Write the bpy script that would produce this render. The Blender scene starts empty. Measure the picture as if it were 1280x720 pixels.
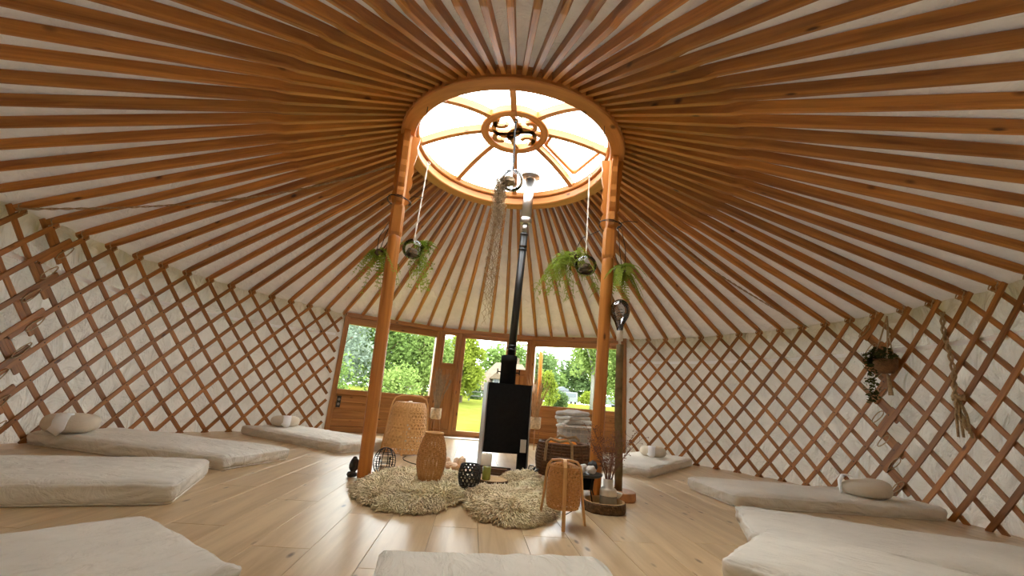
import bpy, math, random
from math import sin, cos, pi, sqrt, atan2, exp
from mathutils import Vector, Matrix, noise

random.seed(7)
S = bpy.context.scene
COL = S.collection

# ------------------------------------------------------------------ camera
CAM = Vector((0.148, -3.627, 0.656))
YAW, PITCH, ROLL = -0.012, 0.268, 0.083
fw = Vector((sin(YAW)*cos(PITCH), cos(YAW)*cos(PITCH), sin(PITCH)))
rt0 = Vector((cos(YAW), -sin(YAW), 0)); up0 = rt0.cross(fw)
rt = cos(ROLL)*rt0 + sin(ROLL)*up0
up = -sin(ROLL)*rt0 + cos(ROLL)*up0
cd = bpy.data.cameras.new('camera'); cam = bpy.data.objects.new('camera', cd); COL.objects.link(cam)
cd.sensor_width = 36.0; cd.lens = 515.83/1280*36.0; cd.clip_start = 0.02; cd.clip_end = 400
cam.matrix_world = Matrix(((rt.x, up.x, -fw.x, CAM.x), (rt.y, up.y, -fw.y, CAM.y), (rt.z, up.z, -fw.z, CAM.z), (0, 0, 0, 1)))
S.camera = cam

# ------------------------------------------------------------------ sky, exposure
W = bpy.data.worlds.new('world'); S.world = W; W.use_nodes = True
bg = W.node_tree.nodes['Background']
bg.inputs['Color'].default_value = (0.965, 0.985, 1.0, 1); bg.inputs['Strength'].default_value = 7.2
sd = bpy.data.lights.new('sun', 'SUN'); sun = bpy.data.objects.new('sun', sd); COL.objects.link(sun)
sd.energy = 2.0; sd.angle = math.radians(40); sd.color = (1.0, 0.95, 0.86)
sun.rotation_euler = (math.radians(38), 0, math.radians(-150)); sun.location = (0, 0, 12)
S.view_settings.view_transform = 'Standard'; S.view_settings.look = 'None'
S.view_settings.exposure = 0.50; S.view_settings.gamma = 1.0; S.view_settings.use_curve_mapping = False
try:
    S.cycles.max_bounces = 10; S.cycles.diffuse_bounces = 6; S.cycles.transparent_max_bounces = 16
    S.cycles.glossy_bounces = 4; S.cycles.transmission_bounces = 6
    S.cycles.caustics_reflective = False; S.cycles.caustics_refractive = False
    S.cycles.sample_clamp_indirect = 8.0
except Exception: pass

# ------------------------------------------------------------------ materials
def srgb(r, g, b):
    f = lambda c: (c/255/12.92) if c/255 <= 0.04045 else ((c/255+0.055)/1.055)**2.4
    return (f(r), f(g), f(b), 1)
def new_mat(name):
    m = bpy.data.materials.new(name); m.use_nodes = True
    nt = m.node_tree; nt.nodes.clear()
    out = nt.nodes.new('ShaderNodeOutputMaterial')
    return m, nt, out
def N(nt, t, **kw):
    n = nt.nodes.new(t)
    for k, v in kw.items():
        if k in n.inputs: n.inputs[k].default_value = v
        else: setattr(n, k, v)
    return n
def ramp(nt, stops):
    r = nt.nodes.new('ShaderNodeValToRGB'); e = r.color_ramp.elements
    while len(e) < len(stops): e.new(0.5)
    for el, (p, c) in zip(e, stops): el.position = p; el.color = c
    return r
def plain(name, c, rough=0.6, metal=0.0, var=0.0, scale=20, bump=0.0, bscale=60):
    m, nt, out = new_mat(name); L = nt.links
    b = N(nt, 'ShaderNodeBsdfPrincipled', Roughness=rough, Metallic=metal)
    b.inputs['Base Color'].default_value = c
    tc = N(nt, 'ShaderNodeTexCoord')
    if var:
        nz = N(nt, 'ShaderNodeTexNoise', Scale=scale, Detail=5.0)
        L.new(tc.outputs['Object'], nz.inputs['Vector'])
        lo = tuple(max(0, x*(1-var)) for x in c[:3])+(1,); hi = tuple(min(1, x*(1+var)) for x in c[:3])+(1,)
        r = ramp(nt, [(0.3, lo), (0.7, hi)]); L.new(nz.outputs['Fac'], r.inputs['Fac']); L.new(r.outputs['Color'], b.inputs['Base Color'])
    if bump:
        nb = N(nt, 'ShaderNodeTexNoise', Scale=bscale, Detail=4.0); L.new(tc.outputs['Object'], nb.inputs['Vector'])
        bp = N(nt, 'ShaderNodeBump', Strength=bump, Distance=0.01); L.new(nb.outputs['Fac'], bp.inputs['Height']); L.new(bp.outputs['Normal'], b.inputs['Normal'])
    L.new(b.outputs['BSDF'], out.inputs['Surface'])
    return m
def wood(name, dark, light, rough=0.5, along=1.6, across=28, knots=True, rnd=0.25, spec=0.5):
    """grain runs along the mesh's own 'grain' attribute; each piece gets its own tone"""
    m, nt, out = new_mat(name); L = nt.links
    at = N(nt, 'ShaderNodeAttribute'); at.attribute_name = 'grain'
    oi = N(nt, 'ShaderNodeObjectInfo')
    sh = N(nt, 'ShaderNodeVectorMath', operation='SCALE'); 
    cx = N(nt, 'ShaderNodeCombineXYZ'); 
    for k in range(3): L.new(oi.outputs['Random'], cx.inputs[k])
    L.new(cx.outputs[0], sh.inputs[0]); sh.inputs['Scale'].default_value = 37.0
    ad = N(nt, 'ShaderNodeVectorMath', operation='ADD'); L.new(at.outputs['Vector'], ad.inputs[0]); L.new(sh.outputs[0], ad.inputs[1])
    mp = N(nt, 'ShaderNodeMapping'); mp.inputs['Scale'].default_value = (along, across, across); L.new(ad.outputs[0], mp.inputs['Vector'])
    nz = N(nt, 'ShaderNodeTexNoise', Scale=1.0, Detail=5.0, Roughness=0.6, Distortion=0.6); L.new(mp.outputs['Vector'], nz.inputs['Vector'])
    r = ramp(nt, [(0.28, dark), (0.68, light)]); L.new(nz.outputs['Fac'], r.inputs['Fac'])
    col = r.outputs['Color']
    if knots:
        mk = N(nt, 'ShaderNodeMapping'); mk.inputs['Scale'].default_value = (3.2, 9, 9); L.new(ad.outputs[0], mk.inputs['Vector'])
        vo = N(nt, 'ShaderNodeTexVoronoi', Scale=1.0); L.new(mk.outputs['Vector'], vo.inputs['Vector'])
        kr = ramp(nt, [(0.05, (0.25, 0.2, 0.16, 1)), (0.13, (1, 1, 1, 1))]); L.new(vo.outputs['Distance'], kr.inputs['Fac'])
        mx = N(nt, 'ShaderNodeMix', data_type='RGBA', blend_type='MULTIPLY'); mx.inputs[0].default_value = 1.0
        L.new(col, mx.inputs[6]); L.new(kr.outputs['Color'], mx.inputs[7]); col = mx.outputs[2]
    hs = N(nt, 'ShaderNodeHueSaturation'); L.new(col, hs.inputs['Color'])
    mr = N(nt, 'ShaderNodeMapRange'); mr.inputs['To Min'].default_value = 1-rnd; mr.inputs['To Max'].default_value = 1+rnd
    L.new(oi.outputs['Random'], mr.inputs['Value']); L.new(mr.outputs['Result'], hs.inputs['Value'])
    b = N(nt, 'ShaderNodeBsdfPrincipled', Roughness=rough); b.inputs['Specular IOR Level'].default_value = spec
    L.new(hs.outputs['Color'], b.inputs['Base Color'])
    bp = N(nt, 'ShaderNodeBump', Strength=0.12, Distance=0.004); L.new(nz.outputs['Fac'], bp.inputs['Height']); L.new(bp.outputs['Normal'], b.inputs['Normal'])
    L.new(b.outputs['BSDF'], out.inputs['Surface'])
    return m
def cloth(name, c, trans=0.0, wr=0.35, sc=(5, 5, 5), weave=0.05, dist=0.03, var=0.07):
    m, nt, out = new_mat(name); L = nt.links
    tc = N(nt, 'ShaderNodeTexCoord')
    mp = N(nt, 'ShaderNodeMapping'); mp.inputs['Scale'].default_value = sc; L.new(tc.outputs['Object'], mp.inputs['Vector'])
    n1 = N(nt, 'ShaderNodeTexNoise', Scale=1.0, Detail=4.0, Roughness=0.55, Distortion=1.2); L.new(mp.outputs['Vector'], n1.inputs['Vector'])
    n2 = N(nt, 'ShaderNodeTexNoise', Scale=160.0, Detail=2.0); L.new(tc.outputs['Object'], n2.inputs['Vector'])
    b1 = N(nt, 'ShaderNodeBump', Strength=wr, Distance=dist); L.new(n1.outputs['Fac'], b1.inputs['Height'])
    b2 = N(nt, 'ShaderNodeBump', Strength=weave, Distance=0.003); L.new(n2.outputs['Fac'], b2.inputs['Height']); L.new(b1.outputs['Normal'], b2.inputs['Normal'])
    n3 = N(nt, 'ShaderNodeTexNoise', Scale=3.0, Detail=4.0); L.new(tc.outputs['Object'], n3.inputs['Vector'])
    r = ramp(nt, [(0.3, tuple(x*(1-var) for x in c[:3])+(1,)), (0.7, tuple(min(1, x*(1+var)) for x in c[:3])+(1,))]); L.new(n3.outputs['Fac'], r.inputs['Fac'])
    d = N(nt, 'ShaderNodeBsdfDiffuse'); L.new(r.outputs['Color'], d.inputs['Color']); L.new(b2.outputs['Normal'], d.inputs['Normal'])
    if trans:
        t = N(nt, 'ShaderNodeBsdfTranslucent'); L.new(r.outputs['Color'], t.inputs['Color'])
        mx = N(nt, 'ShaderNodeMixShader'); mx.inputs[0].default_value = trans
        L.new(d.outputs[0], mx.inputs[1]); L.new(t.outputs[0], mx.inputs[2]); L.new(mx.outputs[0], out.inputs['Surface'])
    else: L.new(d.outputs[0], out.inputs['Surface'])
    return m
def glass(name, tint=(1, 1, 1, 1), blend=0.25, rough=0.0, refl=1.0, dirt=0.0):
    m, nt, out = new_mat(name); L = nt.links
    t = N(nt, 'ShaderNodeBsdfTransparent'); t.inputs['Color'].default_value = tint
    g = N(nt, 'ShaderNodeBsdfGlossy', Roughness=rough); g.inputs['Color'].default_value = (refl, refl, refl, 1)
    lw = N(nt, 'ShaderNodeLayerWeight', Blend=blend); mx = N(nt, 'ShaderNodeMixShader')
    L.new(lw.outputs['Fresnel'], mx.inputs[0]); L.new(t.outputs[0], mx.inputs[1]); L.new(g.outputs[0], mx.inputs[2])
    L.new(mx.outputs[0], out.inputs['Surface'])
    return m
def leafm(name, c, c2, trans=0.35):
    m, nt, out = new_mat(name); L = nt.links
    tc = N(nt, 'ShaderNodeTexCoord'); nz = N(nt, 'ShaderNodeTexNoise', Scale=1.3, Detail=6.0, Roughness=0.8); L.new(tc.outputs['Object'], nz.inputs['Vector'])
    r = ramp(nt, [(0.35, c), (0.65, c2)]); L.new(nz.outputs['Fac'], r.inputs['Fac'])
    d = N(nt, 'ShaderNodeBsdfDiffuse'); t = N(nt, 'ShaderNodeBsdfTranslucent'); mx = N(nt, 'ShaderNodeMixShader'); mx.inputs[0].default_value = trans
    L.new(r.outputs['Color'], d.inputs['Color']); L.new(r.outputs['Color'], t.inputs['Color'])
    L.new(d.outputs[0], mx.inputs[1]); L.new(t.outputs[0], mx.inputs[2]); L.new(mx.outputs[0], out.inputs['Surface'])
    return m

M = {}
M['rafter'] = wood('rafter_pine', srgb(136, 78, 28), srgb(206, 140, 64), 0.42, 1.2, 30, True, 0.18)
M['slat'] = wood('lattice_larch', srgb(120, 72, 28), srgb(172, 112, 50), 0.5, 1.6, 34, True, 0.22)
M['post'] = wood('post_pine', srgb(172, 102, 42), srgb(214, 142, 66), 0.35, 0.9, 22, True, 0.05)
M['crown'] = wood('crown_laminate', srgb(180, 112, 52), srgb(220, 154, 84), 0.4, 1.2, 24, True, 0.05)
M['joinery'] = wood('joinery_larch', srgb(138, 88, 40), srgb(184, 128, 68), 0.42, 1.2, 26, True, 0.12)
M['floor'] = wood('oak_laminate', srgb(178, 148, 108), srgb(210, 184, 145), 0.3, 1.1, 14, True, 0.07, 0.5)
M['canvas'] = cloth('tent_canvas', srgb(234, 229, 219), 0.038, 1.0, (5, 5, 3.0), 0.05, 0.14)
M['roofcanvas'] = cloth('roof_canvas', srgb(238, 234, 226), 0.009, 0.8, (5, 5, 5), 0.05, 0.06)
M['sheet'] = cloth('linen_sheet', srgb(226, 221, 210), 0.0, 0.6, (5, 11, 6), 0.08, 0.045)
M['cushion'] = cloth('cotton_cushion', srgb(214, 202, 182), 0.0, 0.4, (9, 9, 9), 0.1, 0.03)
M['webbing'] = cloth('white_webbing', srgb(250, 250, 250), 0.0, 0.1, (9, 9, 9), 0.3, 0.004)
M['blanket'] = cloth('grey_blanket', srgb(205, 202, 196), 0.0, 0.3, (12, 12, 12), 0.3, 0.02, 0.16)
M['orange'] = cloth('orange_cloth', srgb(226, 140, 58), 0.0, 0.4, (14, 14, 14), 0.1, 0.02)
M['glass'] = glass('window_glass', (0.97, 0.99, 0.98, 1), 0.05)
M['globe'] = glass('globe_glass', (0.90, 0.91, 0.92, 1), 0.27, 0.02)
M['bulb'] = glass('bulb_glass', (0.72, 0.72, 0.74, 1), 0.5, 0.02)
M['black'] = plain('stove_black', (0.010, 0.0095, 0.009, 1), 0.75, 0.0, 0.3, 30)
M['black'].node_tree.nodes['Principled BSDF'].inputs['Specular IOR Level'].default_value = 0.12
M['pipe'] = plain('enamel_pipe', (0.02, 0.019, 0.018, 1), 0.35)
M['steel'] = plain('brushed_steel', (0.50, 0.49, 0.47, 1), 0.34, 1.0, 0.06, 8)
M['greysteel'] = plain('grey_steel', (0.33, 0.33, 0.33, 1), 0.4, 0.7)
M['wire'] = plain('dark_wire', (0.02, 0.018, 0.016, 1), 0.5, 0.4)
M['plug'] = plain('black_plastic', (0.02, 0.02, 0.02, 1), 0.4)
M['rope'] = plain('jute_rope', srgb(176, 148, 108), 0.9, 0, 0.25, 60, 0.5, 220)
M['whiterope'] = plain('white_rope', srgb(228, 220, 204), 0.9, 0, 0.1, 60, 0.4, 220)
M['bamboo'] = wood('bamboo_strip', srgb(204, 150, 88), srgb(234, 188, 124), 0.45, 3, 60, False, 0.05)
M['bamboo2'] = wood('bamboo_dark', srgb(176, 118, 60), srgb(212, 156, 90), 0.45, 3, 60, False, 0.05)
M['blackweave'] = plain('black_bamboo', (0.035, 0.032, 0.028, 1), 0.5, 0, 0.3, 60)
M['wicker'] = plain('brown_wicker', srgb(108, 74, 46), 0.7, 0, 0.35, 40, 0.4, 120)
M['whitewicker'] = plain('whitewashed_wicker', srgb(214, 206, 194), 0.7, 0, 0.15, 40, 0.3, 120)
M['hide'] = cloth('sheep_hide', srgb(255, 234, 198), 0.0, 0.1, (9, 9, 9), 0.0, 0.01, 0.05)
M['wool'] = cloth('sheep_wool', srgb(255, 236, 202), 0.08, 0.1, (9, 9, 9), 0.0, 0.01, 0.1)
M['stone'] = plain('dark_stone', (0.05, 0.045, 0.04, 1), 0.6, 0, 0.4, 30, 0.4, 40)
M['wax'] = plain('candle_wax', srgb(236, 226, 204), 0.5)
M['greenglass'] = plain('olive_candle_glass', srgb(150, 152, 70), 0.15)
M['bark'] = plain('tree_bark', srgb(96, 72, 46), 0.9, 0, 0.5, 45, 0.8, 80)
M['slice'] = plain('sawn_wood', srgb(206, 170, 120), 0.6, 0, 0.15, 25)
M['darkwood'] = plain('walnut', srgb(84, 56, 32), 0.5, 0, 0.3, 25)
M['discwood'] = plain('disc_wood', srgb(176, 118, 66), 0.5, 0, 0.2, 25)
M['polewood'] = plain('driftwood', srgb(120, 98, 62), 0.8, 0, 0.3, 16, 0.5, 50)
M['ceramic'] = plain('cream_ceramic', srgb(222, 212, 194), 0.4)
M['ceramicdark'] = plain('grey_ceramic', srgb(138, 130, 112), 0.6, 0, 0.1, 40)
M['potbark'] = plain('birch_pot', srgb(190, 166, 132), 0.8, 0, 0.3, 30, 0.5, 60)
M['potbrown'] = plain('coir_pot', srgb(120, 84, 50), 0.9, 0, 0.3, 50, 0.6, 120)
M['crystal'] = plain('white_crystal', srgb(236, 228, 220), 0.3, 0, 0.06, 30)
M['peach'] = plain('peach_crystal', srgb(236, 204, 172), 0.5, 0, 0.1, 30)
M['drygrass'] = plain('dry_grass', srgb(186, 144, 100), 0.9, 0, 0.2, 20)
M['pampas'] = plain('grey_pampas', srgb(140, 118, 90), 0.9, 0, 0.2, 20)
M['dryflower'] = plain('dried_flower', srgb(122, 84, 66), 0.9, 0, 0.3, 30)
M['moss'] = plain('dry_moss', srgb(176, 156, 126), 0.95, 0, 0.25, 20)
M['fern'] = leafm('fern_leaf', srgb(118, 146, 50), srgb(176, 192, 92), 0.35)
M['ferndark'] = leafm('ivy_leaf', srgb(58, 64, 36), srgb(98, 98, 56), 0.2)
M['dirt'] = plain('terrarium_soil', srgb(98, 82, 58), 0.9, 0, 0.4, 40)
M['label'] = plain('paper_label', srgb(206, 200, 184), 0.6)
M['mat'] = cloth('door_mat', srgb(222, 218, 210), 0.0, 0.3, (20, 20, 20), 0.5, 0.01)
M['grass'] = None

# ------------------------------------------------------------------ mesh building
class MB:
    def __init__(s): s.v = []; s.f = []; s.g = []
    def add(s, vs, fs, gs=None):
        o = len(s.v); s.v += [tuple(v) for v in vs]; s.f += [tuple(i+o for i in f) for f in fs]
        s.g += [tuple(g) for g in (gs if gs is not None else vs)]
        return s
    def box(s, lo, hi, ax=0):
        x0, y0, z0 = lo; x1, y1, z1 = hi
        vs = [(x0, y0, z0), (x1, y0, z0), (x1, y1, z0), (x0, y1, z0), (x0, y0, z1), (x1, y0, z1), (x1, y1, z1), (x0, y1, z1)]
        gs = [(v[ax], v[(ax+1) % 3], v[(ax+2) % 3]) for v in vs]
        return s.add(vs, [(0, 3, 2, 1), (4, 5, 6, 7), (0, 1, 5, 4), (1, 2, 6, 5), (2, 3, 7, 6), (3, 0, 4, 7)], gs)
    def cbox(s, lo, hi, c=0.004, ax=0):
        """box with chamfered edges along its long axis ax"""
        a = ax; b = (ax+1) % 3; d = (ax+2) % 3
        prof = [(lo[b]+c, lo[d]), (hi[b]-c, lo[d]), (hi[b], lo[d]+c), (hi[b], hi[d]-c), (hi[b]-c, hi[d]), (lo[b]+c, hi[d]), (lo[b], hi[d]-c), (lo[b], lo[d]+c)]
        vs = []; gs = []
        for e in (lo[a], hi[a]):
            for p, q in prof:
                v = [0, 0, 0]; v[a] = e; v[b] = p; v[d] = q; vs.append(v); gs.append((e, p, q))
        fs = [(i, (i+1) % 8, 8+(i+1) % 8, 8+i) for i in range(8)] + [tuple(range(7, -1, -1)), tuple(range(8, 16))]
        return s.add(vs, fs, gs)
    def loft(s, rings, caps=True, closed=False):
        n = len(rings[0]); vs = []; gs = []; d = 0.0; prev = None
        for r in rings:
            c = sum((Vector(p) for p in r), Vector())/n
            if prev is not None: d += (c-prev).length
            prev = c
            per = 0.0
            for i, p in enumerate(r):
                p = Vector(p); vs.append(p); gs.append((d, (p-c).length*cos(2*pi*i/n), (p-c).length*sin(2*pi*i/n)))
        fs = []; m = len(rings)
        for j in range(m if closed else m-1):
            k = (j+1) % m
            for i in range(n): fs.append((j*n+i, j*n+(i+1) % n, k*n+(i+1) % n, k*n+i))
        if caps and not closed: fs += [tuple(range(n-1, -1, -1)), tuple(range((m-1)*n, m*n))]
        return s.add(vs, fs, gs)
    def tube(s, pts, rad, n=8, caps=True, closed=False):
        pts = [Vector(p) for p in pts]; m = len(pts)
        rad = rad if isinstance(rad, (list, tuple)) else [rad]*m
        rings = []; u = None
        for i, p in enumerate(pts):
            if closed: t = pts[(i+1) % m]-pts[i-1]
            else: t = pts[min(i+1, m-1)]-pts[max(i-1, 0)]
            t = t.normalized() if t.length > 1e-9 else Vector((0, 0, 1))
            if u is None:
                a = Vector((0, 0, 1)) if abs(t.z) < 0.9 else Vector((1, 0, 0)); u = t.cross(a).normalized()
            else:
                u = u-t*u.dot(t); u = u.normalized() if u.length > 1e-6 else t.orthogonal().normalized()
            w = t.cross(u)
            rings.append([p+(u*cos(2*pi*k/n)+w*sin(2*pi*k/n))*rad[i] for k in range(n)])
        return s.loft(rings, caps, closed)
    def strip(s, pts, nrm, w, t, closed=False):
        pts = [Vector(p) for p in pts]; m = len(pts); rings = []
        for i, p in enumerate(pts):
            if closed: tg = pts[(i+1) % m]-pts[i-1]
            else: tg = pts[min(i+1, m-1)]-pts[max(i-1, 0)]
            tg.normalize(); nn = Vector(nrm[i]); nn = (nn-tg*nn.dot(tg)).normalized(); b = tg.cross(nn)
            rings.append([p+b*w/2+nn*t/2, p-b*w/2+nn*t/2, p-b*w/2-nn*t/2, p+b*w/2-nn*t/2])
        return s.loft(rings, True, closed)
    def lathe(s, prof, n=24, c=(0, 0, 0), cap=True):
        vs = []; m = len(prof); 
        for r, z in prof:
            for k in range(n): vs.append((c[0]+r*cos(2*pi*k/n), c[1]+r*sin(2*pi*k/n), c[2]+z))
        fs = [(j*n+i, j*n+(i+1) % n, (j+1)*n+(i+1) % n, (j+1)*n+i) for j in range(m-1) for i in range(n)]
        if cap:
            if prof[0][0] > 1e-4: fs.append(tuple(range(n-1, -1, -1)))
            if prof[-1][0] > 1e-4: fs.append(tuple(range((m-1)*n, m*n)))
        return s.add(vs, fs)
    def prism(s, poly, y0, y1, tf=None):
        """polygon in (x,z) extruded along y"""
        n = len(poly); vs = [(x, y0, z) for x, z in poly]+[(x, y1, z) for x, z in poly]
        gs = [(v[2], v[0], v[1]) for v in vs]
        if tf: vs = [tf(Vector(v)) for v in vs]
        fs = [(i, (i+1) % n, n+(i+1) % n, n+i) for i in range(n)]+[tuple(range(n-1, -1, -1)), tuple(range(n, 2*n))]
        return s.add(vs, fs, gs)
    def slab(s, L, Wd, H, r, nx, ny, nz, fn=None, base=True):
        """rounded box, footprint LxW centred, bottom at z=0; fn(p,n)->offset"""
        idx = {}; vs = []; fs = []
        def vert(i, j, k):
            key = (i, j, k)
            if key in idx: return idx[key]
            p = Vector(((i/nx-0.5)*L, (j/ny-0.5)*Wd, (k/nz)*H))
            q = Vector((max(-L/2+r, min(L/2-r, p.x)), max(-Wd/2+r, min(Wd/2-r, p.y)), max(r, min(H-r, p.z)) if H > 2*r else H/2))
            d = p-q
            nrm = d.normalized() if d.length > 1e-7 else Vector((0, 0, 1))
            rr = r if H >= 2*r else H/2
            pos = q+Vector((nrm.x*r, nrm.y*r, nrm.z*rr))
            if fn: pos = pos+fn(pos, nrm)
            idx[key] = len(vs); vs.append(pos); return idx[key]
        for i in range(nx):
            for j in range(ny):
                fs.append((vert(i, j, nz), vert(i+1, j, nz), vert(i+1, j+1, nz), vert(i, j+1, nz)))
                fs.append((vert(i, j+1, 0), vert(i+1, j+1, 0), vert(i+1, j, 0), vert(i, j, 0)))
        for i in range(nx):
            for k in range(nz):
                fs.append((vert(i, 0, k), vert(i+1, 0, k), vert(i+1, 0, k+1), vert(i, 0, k+1)))
                fs.append((vert(i+1, ny, k), vert(i, ny, k), vert(i, ny, k+1), vert(i+1, ny, k+1)))
        for j in range(ny):
            for k in range(nz):
                fs.append((vert(0, j+1, k), vert(0, j, k), vert(0, j, k+1), vert(0, j+1, k+1)))
                fs.append((vert(nx, j, k), vert(nx, j+1, k), vert(nx, j+1, k+1), vert(nx, j, k+1)))
        return s.add(vs, fs)
    def mesh(s, name, mat, smooth=False):
        me = bpy.data.meshes.new(name); me.from_pydata(s.v, [], s.f)
        a = me.attributes.new('grain', 'FLOAT_VECTOR', 'POINT')
        a.data.foreach_set('vector', [c for g in s.g for c in g])
        if mat: me.materials.append(mat)
        if smooth: me.polygons.foreach_set('use_smooth', [True]*len(me.polygons))
        me.update(); return me
    def build(s, name, mat, parent=None, smooth=False, loc=None, rz=0.0):
        return place(name, s.mesh(name, mat, smooth), parent, loc, rz)
def place(name, me, parent=None, loc=None, rz=0.0):
    o = bpy.data.objects.new(name, me); COL.objects.link(o)
    if parent: o.parent = parent
    if loc is not None: o.location = loc
    o.rotation_euler.z = rz
    return o
def tag(o, label, cat, group=None, kind=None):
    if label: o['label'] = label
    if cat: o['category'] = cat
    if group: o['group'] = group
    if kind: o['kind'] = kind
    return o
def thing(name, label, cat, loc=(0, 0, 0), rz=0.0, group=None, kind=None):
    o = bpy.data.objects.new(name, None); COL.objects.link(o); o.empty_display_size = 0.1
    o.location = loc; o.rotation_euler.z = rz
    return tag(o, label, cat, group, kind)
def stuff(o): o['kind'] = 'stuff'; return o
def pol(a, r, z): return Vector((r*sin(a), r*cos(a), z))     # a measured from the door side, clockwise
def nz3(x, y, z): return noise.noise(Vector((x, y, z)))
def arc(c, r, a0, a1, n, z=0): return [(c[0]+r*cos(a0+(a1-a0)*i/n), c[1]+r*sin(a0+(a1-a0)*i/n), z) for i in range(n+1)]

# ------------------------------------------------------------------ setting: ground and floor
RW = 3.95                                   # wall radius
A_L, A_R = -0.715, 0.555                    # the glazed front spans these angles
DE = 2*pi/88
bm = MB(); bm.lathe([(4.14, -0.10), (4.14, -0.014)], 96); fl = bm.build('floor', M['floor']); tag(fl, 'oak laminate plank floor of the round tent', None, kind='structure')
pd = Vector((-0.083, 0.99655)); pq = Vector((pd.y, -pd.x)); PW = 0.235
full = {}
def plank_mesh(L):
    key = round(L, 3)
    if key not in full:
        b = MB(); g = 0.0008; c = 0.0012
        w = PW/2-g; l = L/2-g
        vs = [(-w, -l, -0.0135), (w, -l, -0.0135), (w, l, -0.0135), (-w, l, -0.0135), (-w, -l, -c), (w, -l, -c), (w, l, -c), (-w, l, -c),
              (-w+c, -l+c, 0), (w-c, -l+c, 0), (w-c, l-c, 0), (-w+c, l-c, 0)]
        fs = [(0, 3, 2, 1), (8, 9, 10, 11)]
        for i in range(4):
            j = (i+1) % 4; fs += [(i, j, 4+j, 4+i), (4+i, 4+j, 8+j, 8+i)]
        b.add(vs, fs, [(v[1], v[0], v[2]) for v in vs]); full[key] = b.mesh('plank', M['floor'])
    return full[key]
PL = 1.30
for k in range(-18, 19):
    s0 = -0.2905+PW*k; sc = s0+PW/2; mxs = max(abs(s0), abs(s0+PW))
    if mxs > 4.05: continue
    half = sqrt(max(0.0, 4.08**2-mxs**2)); off = ((k*0.47+0.21) % 1.0)*PL
    t = -half; nxt = -half+off if off > 0.2 else -half+off+PL
    while t < half-0.02:
        e = min(nxt, half)
        if half-e < 0.12: e = half
        c = pd*((t+e)/2)+pq*sc
        L = e-t
        place('plank', plank_mesh(PL if abs(L-PL) < 1e-4 else L), fl, (c.x, c.y, 0), atan2(-pd.x, pd.y))
        t = e; nxt = e+PL

def gz(x, y):
    d = max(0.0, sqrt(x*x+y*y)-11.0); return -0.42+min(1.35, d*0.058)
m_, nt, out = new_mat('lawn_grass'); L_ = nt.links
tc = N(nt, 'ShaderNodeTexCoord'); n1 = N(nt, 'ShaderNodeTexNoise', Scale=0.9, Detail=8.0, Roughness=0.7); L_.new(tc.outputs['Object'], n1.inputs['Vector'])
r_ = ramp(nt, [(0.3, srgb(86, 92, 34)), (0.7, srgb(106, 110, 50))]); L_.new(n1.outputs['Fac'], r_.inputs['Fac'])
b_ = N(nt, 'ShaderNodeBsdfDiffuse'); L_.new(r_.outputs['Color'], b_.inputs['Color'])
L_.new(b_.outputs[0], out.inputs['Surface']); M['grass'] = m_
b = MB(); rs = [4.2, 6, 8, 11, 15, 20, 26, 34, 44, 60, 90, 140]; n = 64; vs = []
for r in rs:
    for i in range(n): a = 2*pi*i/n; vs.append((r*sin(a), r*cos(a), gz(r*sin(a), r*cos(a))))
b.add(vs, [(j*n+i, j*n+(i+1) % n, (j+1)*n+(i+1) % n, (j+1)*n+i) for j in range(len(rs)-1) for i in range(n)])
lw = b.build('lawn', M['grass'], smooth=True); tag(lw, 'mown green lawn outside the door', None, kind='structure')

# ------------------------------------------------------------------ setting: canvas wall and roof
def wall(name, a0, a1, label):
    n = max(8, int(abs(a1-a0)*RW/0.035)); hz = [-0.035, 0.05, 0.12, 0.2]+[0.3+0.1*i for i in range(17)]; vs = []
    for i in range(n+1):
        a = a0+(a1-a0)*i/n
        for z in hz:
            w = 0.028*nz3(a*9, z*1.3, 3)+0.026*nz3(a*24+z*6, z*2.4-a*3, 9)+0.012*nz3(a*70-z*9, z*5, 6)+0.012*(0.5+0.5*sin(a*2*pi/DE))*nz3(a*5, z*2, 1)
            vs.append(pol(a, RW+0.02+w, z))
    m = len(hz)
    b = MB(); b.add(vs, [(i*m+j, i*m+j+1, (i+1)*m+j+1, (i+1)*m+j) for i in range(n) for j in range(m-1)])
    o = b.build(name, M['canvas'], smooth=True); tag(o, label, None, kind='structure'); return o
wall('wall_left', A_L+0.016, -pi, 'white canvas wall behind the lattice on the left')
wall('wall_right', A_R-0.016, pi, 'white canvas wall behind the lattice on the right')

R0, Z0, R1, Z1 = 1.06, 3.05, 3.95, 1.80         # rafter axis
sl = Vector((0, R1-R0, Z1-Z0)).normalized(); nr = Vector((0, -sl.z, sl.y))      # along (down the slope), normal (up and outwards)
b = MB(); vs = []; nb = 88*6; rr = [1.02+i*0.155 for i in range(21)]
for i in range(nb):
    a = 2*pi*i/nb
    for r in rr:
        t = (r-R0)/(R1-R0); z = Z0+(Z1-Z0)*t
        w = 0.042+0.010*nz3(a*14, r*2.0, 4)*min(1, t*2)+0.006*nz3(a*40, r*4, 8)
        vs.append(pol(a, r+nr.y*w, z+nr.z*w))
m = len(rr)
b.add(vs, [(i*m+j, i*m+j+1, ((i+1) % nb)*m+j+1, ((i+1) % nb)*m+j) for i in range(nb) for j in range(m-1)])
ceil = b.build('ceiling', M['roofcanvas'], smooth=True); tag(ceil, 'conical roof of off-white canvas over radiating wooden rafters', None, kind='structure')

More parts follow.
